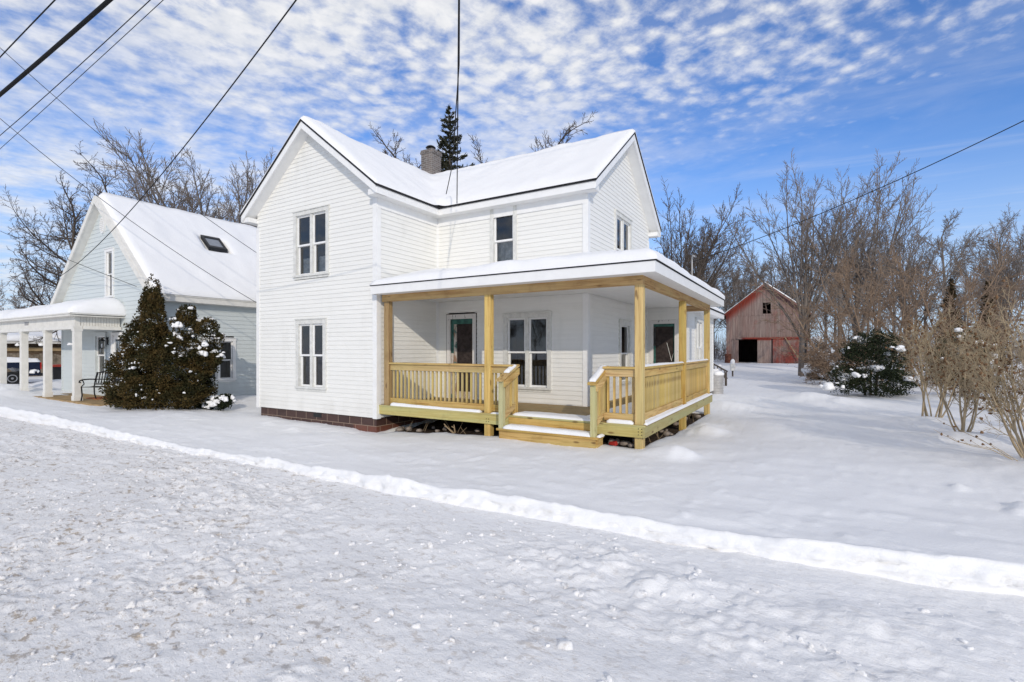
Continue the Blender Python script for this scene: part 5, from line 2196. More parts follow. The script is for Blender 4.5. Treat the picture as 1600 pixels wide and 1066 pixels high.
# ------------------------------------------------------------------ trees
def tube_mesh(name, paths, sides, mats, parent, smooth=True, midx=None):
    """paths: list of (pts (n,3), radii (n,)); grouped numpy tubes"""
    by = {}
    for p, r in paths:
        by.setdefault(len(p), []).append((p, r))
    VV, FF = [], []
    base = 0
    for n, items in by.items():
        P = np.array([p for p, _ in items], dtype=float)
        Rr = np.array([r for _, r in items], dtype=float)
        T = np.empty_like(P)
        T[:, 1:-1] = P[:, 2:] - P[:, :-2]
        T[:, 0] = P[:, 1] - P[:, 0]
        T[:, -1] = P[:, -1] - P[:, -2]
        T /= np.linalg.norm(T, axis=-1, keepdims=True) + 1e-9
        ref = np.zeros_like(T)
        vert = np.abs(T[:, :1, 2:]) > .8
        ref[...] = np.where(np.broadcast_to(vert, T.shape), np.array([1., 0, 0]), np.array([0, 0, 1.]))
        A = np.cross(T, ref)
        A /= np.linalg.norm(A, axis=-1, keepdims=True) + 1e-9
        B = np.cross(T, A)
        th = np.arange(sides) * 2 * math.pi / sides
        V = P[:, :, None] + (A[:, :, None] * np.cos(th)[None, None, :, None] + B[:, :, None] * np.sin(th)[None, None, :, None]) * Rr[:, :, None, None]
        m = len(items)
        idx = base + np.arange(m * n * sides).reshape(m, n, sides)
        a = idx[:, :-1, :]
        b = np.roll(a, -1, axis=2)
        c = np.roll(idx[:, 1:, :], -1, axis=2)
        d = idx[:, 1:, :]
        FF.append(np.stack([a, d, c, b], -1).reshape(-1, 4))
        VV.append(V.reshape(-1, 3))
        base += m * n * sides
    return np_mesh(name, np.concatenate(VV), np.concatenate(FF), mats, parent, smooth)


def _norm(v):
    return v / (np.linalg.norm(v) + 1e-9)


def grow(rg, pos, d, L, r, lev, cfg, out):
    """one branch and its children, appended to out as (level, pts, radii)"""
    c = cfg[lev]
    n = c['seg']
    pts = [pos]
    rad = [r]
    dirs = [d]
    p = pos
    for i in range(n):
        d = _norm(d + rg.normal(0, c['wob'], 3) + np.array([0, 0, c['up']]))
        p = p + d * (L / n)
        pts.append(p)
        rad.append(r * (1 - (1 - c['tip']) * (i + 1) / n))
        dirs.append(d)
    out.append((lev, np.array(pts), np.array(rad)))
    if lev + 1 >= len(cfg):
        return
    k = c['kids']
    nk = max(1, int(round(k * rg.uniform(.8, 1.2))))
    ph = rg.uniform(0, 6.28)
    for j in range(nk):
        t = c['from'] + (1 - c['from']) * ((j + rg.uniform(.1, .9)) / nk)
        f = t * n
        i = min(int(f), n - 1)
        q = pts[i] + (pts[i + 1] - pts[i]) * (f - i)
        rr = rad[i] + (rad[i + 1] - rad[i]) * (f - i)
        dd = dirs[i + 1]
        ph += 2.4 + rg.uniform(-.5, .5)
        ref = np.array([0, 0, 1.]) if abs(dd[2]) < .9 else np.array([1., 0, 0])
        a = _norm(np.cross(dd, ref))
        b = np.cross(dd, a)
        side = a * math.cos(ph) + b * math.sin(ph)
        an = R(rg.uniform(*c['ang']))
        nd = _norm(dd * math.cos(an) + side * math.sin(an))
        ll = L * rg.uniform(*c['len']) * (1 - c.get('fall', .45) * t)
        grow(rg, q, nd, ll, min(rr * c['rk'], rr * .95), lev + 1, cfg, out)
    if c.get('lead', True):
        grow(rg, pts[-1], dirs[-1], L * rg.uniform(*c['len']) * .7, rad[-1], lev + 1, cfg, out)


def cfg_oak(twig=1.0):
    return [dict(seg=6, wob=.07, up=.02, tip=.45, kids=9, ang=(35, 70), len=(.55, .85), rk=.62, **{'from': .35}),
            dict(seg=5, wob=.16, up=.05, tip=.35, kids=8, ang=(25, 60), len=(.40, .65), rk=.60, **{'from': .25}),
            dict(seg=4, wob=.18, up=.06, tip=.35, kids=7, ang=(25, 60), len=(.38, .6), rk=.62, **{'from': .15}),
            dict(seg=3, wob=.22, up=.05, tip=.45, kids=5 * twig, ang=(25, 60), len=(.4, .6), rk=.70, **{'from': .1}),
            dict(seg=3, wob=.22, up=.04, tip=.5, kids=0, ang=(0, 0), len=(0, 0), rk=1, **{'from': 0})]


def cfg_crown():
    return [dict(seg=4, wob=.03, up=.02, tip=.80, kids=15, ang=(8, 54), len=(1.35, 1.75), rk=.58, fall=.0, lead=False, **{'from': .50}),
            dict(seg=7, wob=.06, up=.045, tip=.28, kids=12, ang=(24, 52), len=(.28, .52), rk=.58, **{'from': .22}),
            dict(seg=5, wob=.10, up=.06, tip=.30, kids=8, ang=(22, 50), len=(.38, .60), rk=.64, **{'from': .15}),
            dict(seg=3, wob=.15, up=.05, tip=.45, kids=5, ang=(20, 50), len=(.42, .62), rk=.74, **{'from': .1}),
            dict(seg=2, wob=.17, up=.04, tip=.5, kids=0, ang=(0, 0), len=(0, 0), rk=1, **{'from': 0})]


def cfg_vase(twig=1.0):
    return [dict(seg=4, wob=.03, up=.02, tip=.75, kids=9, ang=(12, 40), len=(1.5, 2.2), rk=.55, fall=.15, **{'from': .45}),
            dict(seg=7, wob=.06, up=.035, tip=.30, kids=9, ang=(16, 36), len=(.30, .50), rk=.58, **{'from': .25}),
            dict(seg=5, wob=.09, up=.05, tip=.30, kids=7, ang=(18, 42), len=(.35, .55), rk=.62, **{'from': .15}),
            dict(seg=3, wob=.14, up=.06, tip=.45, kids=5 * twig, ang=(18, 45), len=(.4, .6), rk=.72, **{'from': .1}),
            dict(seg=3, wob=.16, up=.05, tip=.5, kids=0, ang=(0, 0), len=(0, 0), rk=1, **{'from': 0})]


def cfg_tall(twig=1.0):
    return [dict(seg=8, wob=.03, up=.03, tip=.25, kids=13, ang=(28, 58), len=(.22, .40), rk=.48, fall=.35, **{'from': .36}),
            dict(seg=5, wob=.12, up=.09, tip=.35, kids=8, ang=(22, 50), len=(.36, .58), rk=.6, **{'from': .2}),
            dict(seg=4, wob=.15, up=.06, tip=.35, kids=6, ang=(22, 50), len=(.4, .6), rk=.65, **{'from': .15}),
            dict(seg=3, wob=.18, up=.05, tip=.5, kids=3 * twig, ang=(20, 50), len=(.45, .65), rk=.75, **{'from': .1}),
            dict(seg=2, wob=.18, up=.04, tip=.6, kids=0, ang=(0, 0), len=(0, 0), rk=1, **{'from': 0})]


PROTO = {}


def make_tree(key, seed, H, r0, cfg, mb, mt, min_r=.011, lean=(0, 0), trunkL=None, clusters=None, name='bare_tree', multi=1, spread=.12):
    """prototype tree standing at the origin; returns its empty"""
    rg = np.random.default_rng(seed)
    out = []
    for k in range(multi):
        a = rg.uniform(0, 6.28)
        off = np.array([math.cos(a), math.sin(a), 0]) * (.25 * (multi > 1))
        d0 = _norm(np.array([lean[0], lean[1], 1.0]) + np.array([math.cos(a), math.sin(a), 0]) * spread * (multi > 1))
        grow(rg, off + np.array([0, 0, -.3]), d0, (trunkL or H * .62) * rg.uniform(.85, 1.05), r0, 0, cfg, out)
    top = max(p[:, 2].max() for _, p, _ in out)
    s = H / top
    out = [(l, p * s, np.maximum(r * (s ** .5), min_r)) for l, p, r in out]
    root = thing(name, None, None, (0, 0, 0))
    tube_mesh('trunk', [(p, r) for l, p, r in out if l == 0], 10, mb, root)
    lim = [(p, r) for l, p, r in out if l in (1, 2)]
    tw = [(p, r) for l, p, r in out if l > 2]
    mats = [mb]
    o1 = tube_mesh('limbs', lim, 6, mb, root)
    o2 = tube_mesh('crown', tw, 3, mt, root)
    PROTO[key] = [root, False]
    return root


def place_tree(key, x, y, H0, label, group=None, s=1.0, rz=0.0, zoff=-.05, cat='tree', sz=None):
    root, used = PROTO[key]
    if not used:
        t = root
        PROTO[key][1] = True
    else:
        t = root.copy()
        COL.objects.link(t)
        for ch in list(root.children):
            c = ch.copy()
            COL.objects.link(c)
            c.parent = t
            for g in list(ch.children):
                e = g.copy()
                COL.objects.link(e)
                e.parent = c
    t.location = (x, y, float(ground_base(x, y)) + zoff)
    t.rotation_euler = (0, 0, rz)
    t.scale = (s, s, sz or s)
    tag(t, label, cat, group)
    return t


make_tree('oakA', 11, 13.5, .26, cfg_oak(1.0), M_BARKD, M_TWIGD, .0105, lean=(.10, -.12))
make_tree('oakB', 23, 14.0, .24, cfg_oak(1.0), M_BARKD, M_TWIGD, .0105)
make_tree('vaseA', 7, 17.2, .36, cfg_crown(), M_BARK, M_TWIG, .0125, trunkL=6.0)
make_tree('vaseB', 31, 13.2, .15, cfg_vase(1.0), M_BARK, M_TWIG, .0095, trunkL=4.0)
make_tree('tallA', 41, 16.0, .22, cfg_tall(1.0), M_BARK, M_TWIG, .0135)
make_tree('tallB', 43, 16.0, .20, cfg_tall(1.0), M_BARK, M_TWIG, .0135, lean=(.05, .02))
make_tree('tallC', 47, 15.0, .24, cfg_tall(1.1), M_BARKD, M_TWIGD, .0135)
make_tree('leanA', 53, 13.0, .20, cfg_vase(1.0), M_BARKD, M_TWIGD, .0105, trunkL=4.2, lean=(.30, .05))
make_tree('small', 59, 8.5, .11, cfg_oak(1.0), M_BARK, M_TWIG, .0105)

# beyond the pale blue house
place_tree('oakA', -39.0, 12.75, 13.5, 'gnarled dark bare tree just outside the front gable of the pale blue house', s=.74, rz=.3, sz=.90)
G_BACK = 'bare trees behind the pale blue house'
place_tree('oakB', -40.5, 16.0, 14, 'round topped bare tree showing over the front end of the blue house ridge', G_BACK, 1.04, 1.2)
place_tree('oakA', -41.5, 20.0, 14, 'bare tree crown showing over the middle of the blue house ridge', G_BACK, 1.05, 2.6)
place_tree('oakB', -44.0, 24.5, 14, 'low bare tree crown nearest the tall spreading tree behind the blue house', G_BACK, 1.08, 4.0)
place_tree('vaseA', -32.6, 17.7, 17, 'tall many-stemmed spreading bare tree behind the skylight roof', None, .88, 2.4, sz=.94)
G_FAR = 'small bare trees far down the road'
for i, (x, y, s_, rz) in enumerate([(-54, 13.2, .95, .2), (-60, 12.9, .95, 1.7), (-66, 15.0, 1.0, 3.0)]):
    place_tree('small', x, y, 9, 'small bare tree far down the road beyond the brown garage', G_FAR, s_, rz)

# behind the farmhouse roof
place_tree('tallC', -25.9, 26.8, 17, 'slim bare tree crown just outside the chimney over the snowy roof valley', None, 1.06, .4)
place_tree('oakA', -23.2, 29.0, 18, 'bare tree whose branches reach out from behind the dark spruce', None, 1.30, 5.2, sz=1.24)
place_tree('oakB', -19.4, 32.6, 18, 'wide crooked bare tree over the main roof ridge beside the spruce', None, 1.5, 2.3, sz=1.34)

# past the end of the farmhouse
place_tree('leanA', -8.6, 32.6, 12.5, 'leaning dark bare tree just past the end gable of the farmhouse', None, .97, .2)
place_tree('oakA', -11.5, 38, 14, 'bare tree close to the end gable behind the leaning tree', None, .80, 3.6)
place_tree('tallC', -8.0, 41.0, 14, 'dark straight bare tree between the farmhouse and the barn', None, .80, 2.0)

# the woods: individual trunks
rgw = random.Random(77)
G_WOOD = 'bare trees of the woods behind the barn'
spots = []
tries = 0
while len(spots) < 72 and tries < 6000:
    tries += 1
    y = rgw.uniform(46, 92)
    x = rgw.uniform(-.28 * y, 1.02 * y + 4)
    if .859 * y - .512 * x < 44:
        continue
    if -8.5 < x < 1.8 and 48 < y < 65.5:
        continue
    if y < 60 and -9 < x < 1.5:
        continue
    if x > .30 * y and rgw.random() < .55:
        continue
    if all((x - a) ** 2 + (y - b) ** 2 > 5.5 for a, b in spots):
        spots.append((x, y))
for x, y in spots:
    k = rgw.choice(['tallA', 'tallB', 'tallC', 'tallA', 'tallB'])
    s_ = rgw.uniform(.66, .90) * (1.0 if x < .45 * y else .85)
    place_tree(k, x, y, 16, 'bare grey tree standing among the dense winter woods behind the barn', G_WOOD, s_, rgw.uniform(0, 6.28), sz=s_ * rgw.uniform(.95, 1.1))

# tall slender stems and trees at the side of the drive
place_tree('vaseB', -.35, 33.5, 13, 'tall slender bare tree in front of the barn roof', None, 1.0, .3)
place_tree('vaseB', 2.6, 36.0, 13, 'tall upright bare tree rising over the rusty brown thicket', None, 1.02, 2.4)
place_tree('vaseB', 5.3, 38.0, 13, 'upright bare tree leaning over the far side of the rusty brown thicket', None, .82, 4.1)
place_tree('vaseB', 10.2, 41.5, 11, 'dark bare tree standing apart over the bronze conifers', None, .78, 1.0)
place_tree('oakB', 14.8, 46, 11, 'bare crooked tree at the edge beyond the bronze conifers', None, .62, 2.0)


# ------------------------------------------------------------------ rusty thicket, shrubs
def cfg_thicket():
    return [dict(seg=6, wob=.09, up=.03, tip=.35, kids=8, ang=(22, 55), len=(.40, .68), rk=.58, **{'from': .18}),
            dict(seg=5, wob=.14, up=.02, tip=.35, kids=8, ang=(22, 58), len=(.38, .60), rk=.62, **{'from': .15}),
            dict(seg=4, wob=.18, up=.0, tip=.4, kids=6, ang=(22, 60), len=(.42, .65), rk=.7, **{'from': .1}),
            dict(seg=3, wob=.20, up=.0, tip=.5, kids=0, ang=(0, 0), len=(0, 0), rk=1, **{'from': 0})]


def thicket(name, label, cat, x, y, H, n, spread, seed, mb, mt, cfg, r0, rmin, group=None, buds=0, budr=.02, lean=(0, 0), rad=.3):
    z = gz(x, y) - .05
    rg = np.random.default_rng(seed)
    root = thing(name, label, cat, (x, y, z), group)
    out = []
    for k in range(n):
        a = k * 2.4 + rg.uniform(-.4, .4)
        rr = rad * math.sqrt(rg.random())
        sp = spread * rg.uniform(.25, 1.0)
        d = _norm(np.array([math.cos(a) * sp + lean[0], math.sin(a) * sp + lean[1], 1.0]))
        grow(rg, np.array([math.cos(a) * rr, math.sin(a) * rr, -.05]), d, H * rg.uniform(.55, .85), r0 * rg.uniform(.7, 1.1), 0, cfg, out)
    tp = np.sort(np.concatenate([p[:, 2] for _, p, _ in out]))[-20]
    s = H / tp
    W0 = np.array([x, y, z])
    fl = []
    for l, p, r in out:
        p = p * s
        p[:, 2] = np.maximum(p[:, 2], .02)
        fl.append((l, p + W0, np.maximum(r, rmin)))
    tube_mesh('stems', [(p, r) for l, p, r in fl if l == 0], 7, mb, root)
    tube_mesh('twigs', [(p, r) for l, p, r in fl if l > 0], 4 if rmin > .003 and H < 3 else 3, mt, root)
    if buds:
        tips = np.array([p[-1] for l, p, r in fl if l >= len(cfg) - 2])
        sel = rg.choice(len(tips), min(buds, len(tips)), replace=False)
        o = blobs('seed_heads', tips[sel], budr * rg.uniform(.6, 1.3, len(sel)), 1.2, M_BUD, root, seed, .4, kind='stuff')
    return root


thicket('thicket_tree', 'dense rusty brown twiggy tree spreading over the dark yew beside the barn', 'tree', 2.1, 26.8, 6.8, 7, .95, 61, M_TWIGB, M_TWIGB, cfg_thicket(), .065, .0080, rad=.9)
thicket('thicket_tree', 'second rusty brown tangle of arching twigs behind the dark yew', 'tree', 5.0, 28.6, 6.4, 6, 1.0, 63, M_TWIGB, M_TWIGB, cfg_thicket(), .06, .0084, rad=.9)
thicket('thicket_shrub', 'low rusty brown bush between the snow loaded shrub and the dark yew', 'shrub', 1.25, 26.0, 2.3, 10, .8, 65, M_TWIGB, M_TWIGB, cfg_thicket(), .03, .007, rad=.5)


def cfg_bush():
    return [dict(seg=6, wob=.06, up=.05, tip=.45, kids=7, ang=(14, 36), len=(.36, .60), rk=.60, **{'from': .28}),
            dict(seg=4, wob=.11, up=.04, tip=.45, kids=6, ang=(20, 46), len=(.36, .6), rk=.66, **{'from': .2}),
            dict(seg=3, wob=.16, up=.0, tip=.5, kids=4, ang=(22, 52), len=(.4, .65), rk=.75, **{'from': .15}),
            dict(seg=2, wob=.18, up=.0, tip=.6, kids=0, ang=(0, 0), len=(0, 0), rk=1, **{'from': 0})]


G_TAN = 'tan bare shrubs along the edge of the yard'
thicket('bare_shrub', 'farthest tan bare shrub of the row, with twin clumps of stems', 'shrub', 2.25, 13.5, 2.35, 9, .34, 71, M_TAN, M_TAN, cfg_bush(), .020, .0028, G_TAN, 330, .016, rad=.22)
thicket('bare_shrub', 'tan bare shrub on a single short trunk in the middle of the row', 'shrub', 2.35, 11.6, 1.95, 8, .46, 73, M_TAN, M_TAN, cfg_bush(), .019, .0026, G_TAN, 330, .015, rad=.10)
thicket('bare_shrub', 'nearest tan bare shrub with arching stems hung with seed heads', 'shrub', 2.70, 9.25, 2.4, 16, .46, 75, M_TAN, M_TAN, cfg_bush(), .018, .0022, G_TAN, 520, .013, rad=.28, lean=(-.06, 0))
thicket('bare_shrub', 'tan bare shrub behind the middle of the row, deeper in the hedge', 'shrub', 4.0, 13.0, 2.2, 8, .5, 79, M_TAN, M_TAN, cfg_bush(), .020, .0030, G_TAN, 260, .016, rad=.3)
thicket('bare_shrub', 'tan bare shrub at the far end behind the others near the bronze conifers', 'shrub', 4.3, 17.0, 2.4, 7, .7, 81, M_TAN, M_TAN, cfg_bush(), .022, .0038, G_TAN, 160, .018, rad=.3)
thicket('bare_shrub', 'bushy tan bare shrub at the very edge beside the nearest one', 'shrub', 3.75, 10.2, 2.5, 12, .5, 83, M_TAN, M_TAN, cfg_bush(), .020, .0028, G_TAN, 300, .015, rad=.3)
# long shoots lying out over the snow
for i, (pts, r) in enumerate([([(2.35, 8.95, .22), (2.0, 8.75, .30), (1.6, 8.62, .30), (1.15, 8.75, .34), (.98, 8.85, .42)], .007),
                              ([(2.35, 9.0, .2), (1.9, 9.05, .32), (1.5, 9.25, .42), (1.22, 9.45, .52)], .006)]):
    pass


def leaf_mass(name, lobes, n, size, mats, parent, seed, shell=.55, up=0.0, aspect=.6, hollow=-.75):
    """many small leaf faces through a set of lobes (cx,cy,cz,rx,ry,rz) in world coordinates"""
    rg = np.random.default_rng(seed)
    vol = np.array([l[3] * l[4] * l[5] for l in lobes]) ** .70
    cnt = rg.multinomial(n, vol / vol.sum())
    C, Nn = [], []
    for l, k in zip(lobes, cnt):
        d = rg.normal(0, 1, (k, 3))
        d /= np.linalg.norm(d, axis=1, keepdims=True)
        rr = (shell + (1 - shell) * rg.random(k) ** .6)
        # clumped surface
        cl = 1 + .13 * np.sin(d[:, 0] * 7 + l[0] * 5) * np.sin(d[:, 1] * 8 + l[1] * 3) + .11 * np.sin(d[:, 2] * 11 + d[:, 0] * 6 + l[2] * 7)
        p = d * (rr * cl)[:, None] * np.array(l[3:6]) + np.array(l[0:3])
        C.append(p)
        Nn.append(d)
    C = np.concatenate(C)
    D = np.concatenate(Nn)
    q = C * 5.2
    hol = np.sin(q[:, 0] + 1.7 * np.sin(q[:, 2] * .8)) * np.sin(q[:, 1] * 1.1 + 1.3 * np.sin(q[:, 0] * .7)) + .8 * np.sin(q[:, 2] * 1.25 + q[:, 0] * .6)
    kp = hol > hollow + rg.normal(0, .25, len(C))
    C, D = C[kp], D[kp]
    m = len(C)
    D = D + rg.normal(0, .75, (m, 3)) + np.array([0, 0, up])
    D /= np.linalg.norm(D, axis=1, keepdims=True)
    t = rg.normal(0, 1, (m, 3))
    A = np.cross(D, t)
    A /= np.linalg.norm(A, axis=1, keepdims=True)
    s = size * rg.uniform(.6, 1.4, (m, 1))
    # a leaf spray: pointed quad along D
    v0 = C - A * s * aspect * .5
    v1 = C + D * s * .45 + A * 0
    v2 = C + A * s * aspect * .5
    v3 = C - D * s * .45
    V = np.stack([v0, v3, v2, v1], 1).reshape(-1, 3)
    F = np.arange(m * 4).reshape(m, 4)
    keep = (V.reshape(m, 4, 3)[:, :, 2].min(1) > -.5)
    return np_mesh(name, V, F[keep], mats, parent, False)


def snow_on(name, lobes, n, r, parent, seed, top=.15, facing=None, pull=.97, mats=None):
    rg = np.random.default_rng(seed)
    cs, rs = [], []
    vol = np.array([l[3] * l[4] for l in lobes])
    cnt = rg.multinomial(n, vol / vol.sum())
    for l, k in zip(lobes, cnt):
        for _ in range(k):
            while True:
                d = rg.normal(0, 1, 3)
                d /= np.linalg.norm(d)
                if d[2] > top - .5 * rg.random() ** 2 and (facing is None or d @ np.array(facing) > -.25):
                    break
            p = np.array(l[0:3]) + d * np.array(l[3:6]) * pull
            q = r * (.35 + rg.random() ** 2.2)
            cs.append(p)
            rs.append(q)
            for _e in range(rg.integers(0, 4)):
                cs.append(p + rg.normal(0, q * 1.1, 3) * np.array([1, 1, .45]))
                rs.append(q * rg.uniform(.35, .8))
    return blobs(name, np.array(cs), np.array(rs), .75, M_RSNOW, parent, seed, .38, kind='stuff')


def arborvitae():
    x, y = -15.35, 7.05
    z = gz(x, y) - .08
    rgt = np.array([.859, .512, 0])          # across the shrub
    fwd = np.array([-.512, .859, 0])
    Sx = thing('arborvitae', 'big bronzed green arborvitae with two pointed tops by the blue house', 'shrub', (x, y, z))

    def lb(a, f, h, r1, r3, r2=None):
        p = np.array([x, y, z]) + rgt * a + fwd * f + np.array([0, 0, h])
        return (*p, r1, r2 or r1, r3)
    lobes = [lb(-.62, .15, 3.32, .20, .42), lb(-.63, .15, 2.95, .30, .42), lb(-.68, .15, 2.45, .42, .52), lb(-.78, .10, 1.85, .56, .60), lb(-1.02, .0, 1.15, .60, .58), lb(-1.05, -.1, .60, .58, .50),
             lb(-.34, -.12, 2.90, .18, .44), lb(-.33, -.18, 2.40, .30, .50), lb(-.28, -.25, 1.80, .46, .60),
             lb(.45, .0, 2.62, .25, .30), lb(.42, .0, 2.18, .40, .44), lb(.48, -.1, 1.60, .55, .55), lb(1.0, .05, 2.22, .27, .32), lb(.95, .05, 1.80, .38, .42), lb(.78, .0, 1.25, .48, .48),
             lb(-.05, -.35, 1.05, .72, .72), lb(.60, -.30, .75, .70, .56), lb(-.45, -.45, .45, .80, .42), lb(.45, -.4, .38, .72, .36), lb(1.22, .15, 1.95, .17, .20), lb(1.18, .1, 1.40, .20, .22), lb(.95, 0, .55, .30, .28)]
    leaf_mass('foliage', lobes, 105000, .064, M_ARB, Sx, 5, .70, .35, .5, -.55)
    snow_on('snow', lobes[:9] + lobes[15:19], 62, .038, Sx, 8, .05, -fwd)
    o = snow_on('snow', lobes[9:15] + lobes[19:], 95, .066, Sx, 9, .05, None)
    m = MB()
    for a, f in ((-.7, .1), (-.3, -.1), (.2, 0), (.7, .05)):
        p = np.array([x, y, z]) + rgt * a + fwd * f
        m.tube([(p[0], p[1], p[2] - .1), (p[0], p[1], p[2] + 1.4)], [.06, .02], 6)
    m.build('stem', M_BARKD, Sx)
    # little snow covered bush beside it
    bx_ = np.array([x, y, 0]) + rgt * 1.24 + fwd * .02
    zz = gz(bx_[0], bx_[1]) - .05
    Bb = thing('low_bush', 'low dark evergreen bush buried in snow beside the big arborvitae', 'shrub', (bx_[0], bx_[1], zz))
    l2 = [(bx_[0], bx_[1], zz + .20, .26, .26, .22), (bx_[0] + .24, bx_[1] + .15, zz + .30, .20, .20, .20), (bx_[0] - .3, bx_[1] - .1, zz + .14, .24, .24, .16)]
    leaf_mass('foliage', l2, 5000, .06, M_YEW, Bb, 15, .5, .2, .55)
    snow_on('snow', l2, 44, .075, Bb, 16, .1)


arborvitae()


def yew(label, x, y, lobes, n, seed, nsnow, rs, name='yew_shrub', m=None, size=.085):
    z = gz(x, y) - .06
    Y_ = thing(name, label, 'shrub', (x, y, z))
    rgt = np.array([.859, .512, 0])
    fwd = np.array([-.512, .859, 0])
    L = []
    for a, f, h, r1, r3 in lobes:
        p = np.array([x, y, z]) + rgt * a + fwd * f + np.array([0, 0, h])
        L.append((*p, r1, r1, r3))
    leaf_mass('foliage', L, n, size, m or M_YEW, Y_, seed, .45, .35, .32)
    snow_on('snow', L, nsnow, rs, Y_, seed + 1, .15)
    mm = MB()
    for a, f, h, r1, r3 in lobes[:3]:
        p = np.array([x, y, z]) + rgt * a * .5 + fwd * f * .5
        mm.tube([(p[0], p[1], p[2] - .1), (p[0] + rgt[0] * a * .3, p[1] + rgt[1] * a * .3, p[2] + h)], [.05, .02], 6)
    mm.build('stem', M_BARKD, Y_)
    return Y_


yew('dark green yew with drooping snow laden sprays at the edge of the yard', 1.85, 20.9,
    [(0, 0, 1.25, .95, .85), (.35, 0, 1.85, .55, .50), (-.35, 0, 1.75, .5, .5), (-.9, -.1, .75, .55, .40), (.8, .1, 1.1, .6, .6), (0, -.3, .55, 1.0, .5), (-1.15, -.2, .35, .45, .24), (.9, 0, .45, .6, .42)], 26000, 21, 46, .13)
yew('second dark yew half hidden behind the tan shrubs, snow on its top sprays', 4.4, 21.9,
    [(0, 0, 1.4, .8, .7), (.3, .2, 1.9, .5, .5), (-.4, 0, 1.0, .7, .6), (.5, 0, .7, .7, .6)], 15000, 25, 22, .13)
yew('small shrub bowed under a thick load of snow near the barn', .55, 30.5,
    [(0, 0, .9, .45, .75), (.25, 0, .5, .55, .5), (-.1, 0, 1.6, .30, .55), (-.35, -.2, .35, .5, .3)], 9000, 29, 60, .20, 'snowy_shrub', M_BRZ)


def conifer(key, H, rb, seed, mleaf, nlev=34, droop=-.18, snow=0, thin=1.0, name='conifer', leaf=.16):
    rg = np.random.default_rng(seed)
    root = thing(name, None, None, (0, 0, 0))
    tube_mesh('trunk', [(np.array([[0, 0, -.2], [0, 0, H * .5], [0, 0, H]]), np.array([H * .013, H * .008, .012]))], 8, M_BARKD, root)
    paths = []
    C, D, Sz = [], [], []
    sc, sr = [], []
    for i in range(nlev):
        t = (i + .5) / nlev
        h = H * (.06 + .93 * t)
        rad = rb * (1 - t) ** .85 * rg.uniform(.75, 1.15) + .06
        nb = int(6 + 7 * (1 - t)) if rad > .2 else 5
        for k in range(nb):
            a = rg.uniform(0, 6.28)
            L = rad * rg.uniform(.7, 1.15)
            d0 = np.array([math.cos(a), math.sin(a), .25 + .5 * t])
            pts = [np.array([0, 0, h])]
            d = _norm(d0)
            for q in range(4):
                d = _norm(d + np.array([0, 0, droop * (1.2 if q < 2 else -.7)]))
                pts.append(pts[-1] + d * L / 4)
            paths.append((np.array(pts), np.linspace(.028, .008, 5) * max(.5, L / 2)))
            m = max(10, int(38 * L * thin))
            u = rg.random(m) ** .75
            P = np.array(pts)
            f = u * 4
            ii = np.minimum(f.astype(int), 3)
            pp = P[ii] + (P[ii + 1] - P[ii]) * (f - ii)[:, None]
            side = np.cross(d, np.array([0, 0, 1.]))
            w = (1 - .55 * u) * L * .26
            pp = pp + side * (rg.uniform(-1, 1, m) * w)[:, None] + rg.normal(0, .035, (m, 3)) - np.array([0, 0, 1.]) * (rg.random(m) * .12 * L)[:, None]
            C.append(pp)
            dd = np.tile(d, (m, 1)) + side * rg.uniform(-.9, .9, (m, 1)) + rg.normal(0, .3, (m, 3))
            D.append(dd)
            if snow and rg.random() < snow:
                sc.append(P[3] + np.array([0, 0, .04]))
                sr.append(.06 + .05 * L * rg.random())
    tube_mesh('branches', paths, 4, M_BARKD, root)
    C = np.concatenate(C)
    D = np.concatenate(D)
    D /= np.linalg.norm(D, axis=1, keepdims=True)
    m = len(C)
    A = np.cross(D, rg.normal(0, 1, (m, 3)))
    A /= np.linalg.norm(A, axis=1, keepdims=True)
    s = leaf * rg.uniform(.6, 1.3, (m, 1))
    V = np.stack([C - A * s * .16, C - D * s * .45, C + A * s * .16, C + D * s * .55], 1).reshape(-1, 3)
    np_mesh('crown', V, np.arange(m * 4).reshape(m, 4), mleaf, root, False)
    if sc:
        blobs('snow', np.array(sc), np.array(sr), .5, M_RSNOW, root, seed, .3, kind='stuff')
    PROTO[key] = [root, False]


conifer('spruce', 17.4, 4.4, 3, M_SPR, 52, -.16, .10, 1.1, 'spruce', .26)
place_tree('spruce', -19.8, 25.4, 17, 'tall dark pointed spruce rising behind the chimney and roof valley')
conifer('bronze', 5.6, .95, 5, M_BRZ, 40, .05, .0, 2.2, 'bronze_conifer', .17)
place_tree('bronze', 7.0, 37.0, 5.6, 'bronze pointed conifer behind the tan shrubs, first from the yew', 'bronze conifers behind the shrubs', 1.0, .0)
place_tree('bronze', 8.7, 37.6, 5.6, 'bronze pointed conifer beside its twin, nearer the edge of the view', 'bronze conifers behind the shrubs', .96, 2.0)
place_tree('bronze', 8.4, 25.0, 5, 'bronze conifer at the very edge behind the nearest tan shrub', 'bronze conifers behind the shrubs', .82, 4.0)


# trees across the road, seen only mirrored in the window panes
rgm = random.Random(12)
for i in range(22):
    place_tree(rgm.choice(['oakA', 'vaseA', 'tallA', 'oakB']), -74 + i * 4.4 + rgm.uniform(-1.5, 1.5), rgm.uniform(-58, -44), 12, 'bare tree across the road, mirrored in the farmhouse window panes', 'bare trees across the road', rgm.uniform(.62, .8), rgm.uniform(0, 6.28))


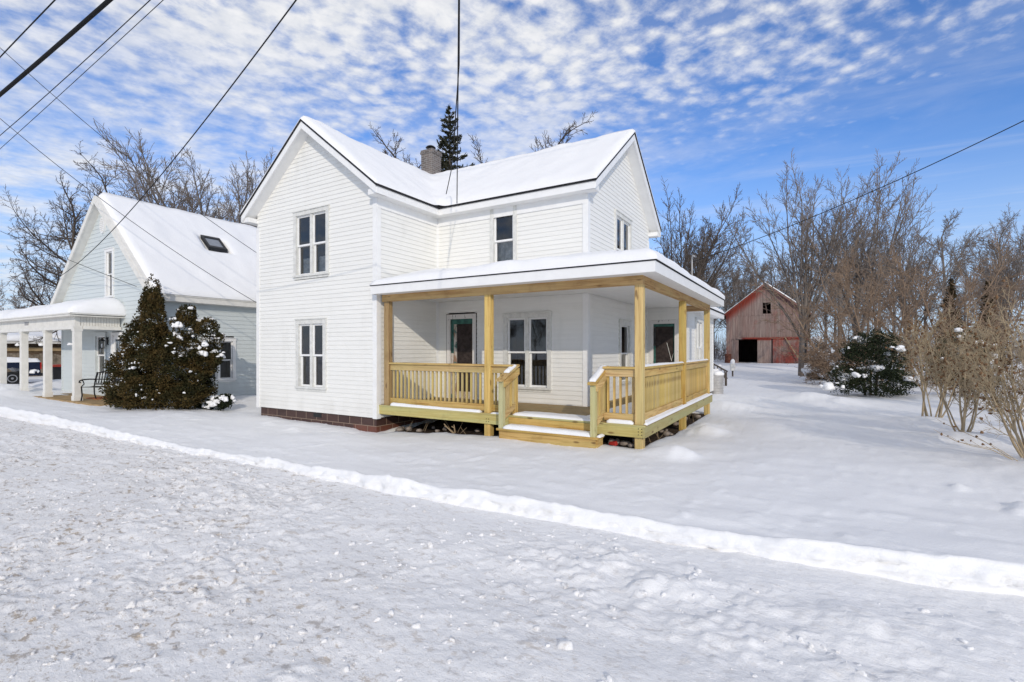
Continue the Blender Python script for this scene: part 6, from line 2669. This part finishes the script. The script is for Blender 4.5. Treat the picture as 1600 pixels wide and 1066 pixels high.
# undergrowth between the trunks of the woods, too dense to count
def understory():
    rg = np.random.default_rng(9)
    paths = []
    n = 4200
    for i in range(n):
        y = rg.uniform(56, 84)
        x = rg.uniform(-.30 * y, 1.05 * y)
        if -9 < x < 2.2 and 48 < y < 64.5:
            continue
        z = float(0.5)
        h = rg.uniform(.8, 4.2)
        a = rg.uniform(0, 6.28)
        lean = rg.uniform(.05, .5)
        p0 = np.array([x, y, z - .4])
        p1 = p0 + np.array([math.cos(a) * lean * h * .4, math.sin(a) * lean * h * .4, h * .6])
        p2 = p1 + np.array([math.cos(a) * lean * h * .7, math.sin(a) * lean * h * .7, h * .5])
        paths.append((np.array([p0, p1, p2]), np.array([.022, .016, .008])))
        for k in range(3):
            t = rg.uniform(.3, .95)
            q = p0 + (p1 - p0) * t
            e = q + rg.normal(0, .32, 3) * h * .5 + np.array([0, 0, .35 * h])
            paths.append((np.array([q, (q + e) / 2 + rg.normal(0, .05, 3), e]), np.array([.013, .011, .008])))
    o = tube_mesh('undergrowth', paths, 3, M_TWIG, None)
    tag(o, 'grey brown winter undergrowth between the trunks of the woods', 'undergrowth', kind='stuff')


understory()

# long shoots of the nearest shrub reaching out over the snow belong to one low sucker plant
suck = thing('low_sucker', 'low bare sucker with long shoots and seed heads lying out over the shaded snow', 'shrub', (2.2, 9.1, gz(2.2, 9.1)))
for pts in ([(2.25, 9.0, .10), (1.9, 8.8, .26), (1.55, 8.70, .30), (1.2, 8.78, .33), (.98, 8.88, .40)],
            [(2.2, 9.1, .10), (1.8, 9.15, .30), (1.48, 9.32, .40), (1.2, 9.5, .48)],
            [(2.2, 9.05, .10), (1.85, 9.0, .22), (1.5, 8.98, .26), (1.3, 9.0, .30)]):
    m = MB()
    z0 = gz(2.2, 9.1)
    P_ = [(2.25 + (a - 2.25) * .62 + .12, b, c + z0 - .05) for a, b, c in pts]
    m.tube(P_, [.0055, .005, .004, .0034, .003][:len(P_)], 5)
    for q in P_[1:]:
        m.tube([q, (q[0] - .08, q[1] + .05, q[2] + .06)], .0022, 4)
    m.build('shoot', M_TAN, suck)
    blobs('seed_heads', np.array([P_[-1]] + [(q[0] - .08, q[1] + .05, q[2] + .06) for q in P_[1:-1]]), np.array([.013] * (len(P_) - 1)), 1.0, M_BUD, suck, 5, .4)
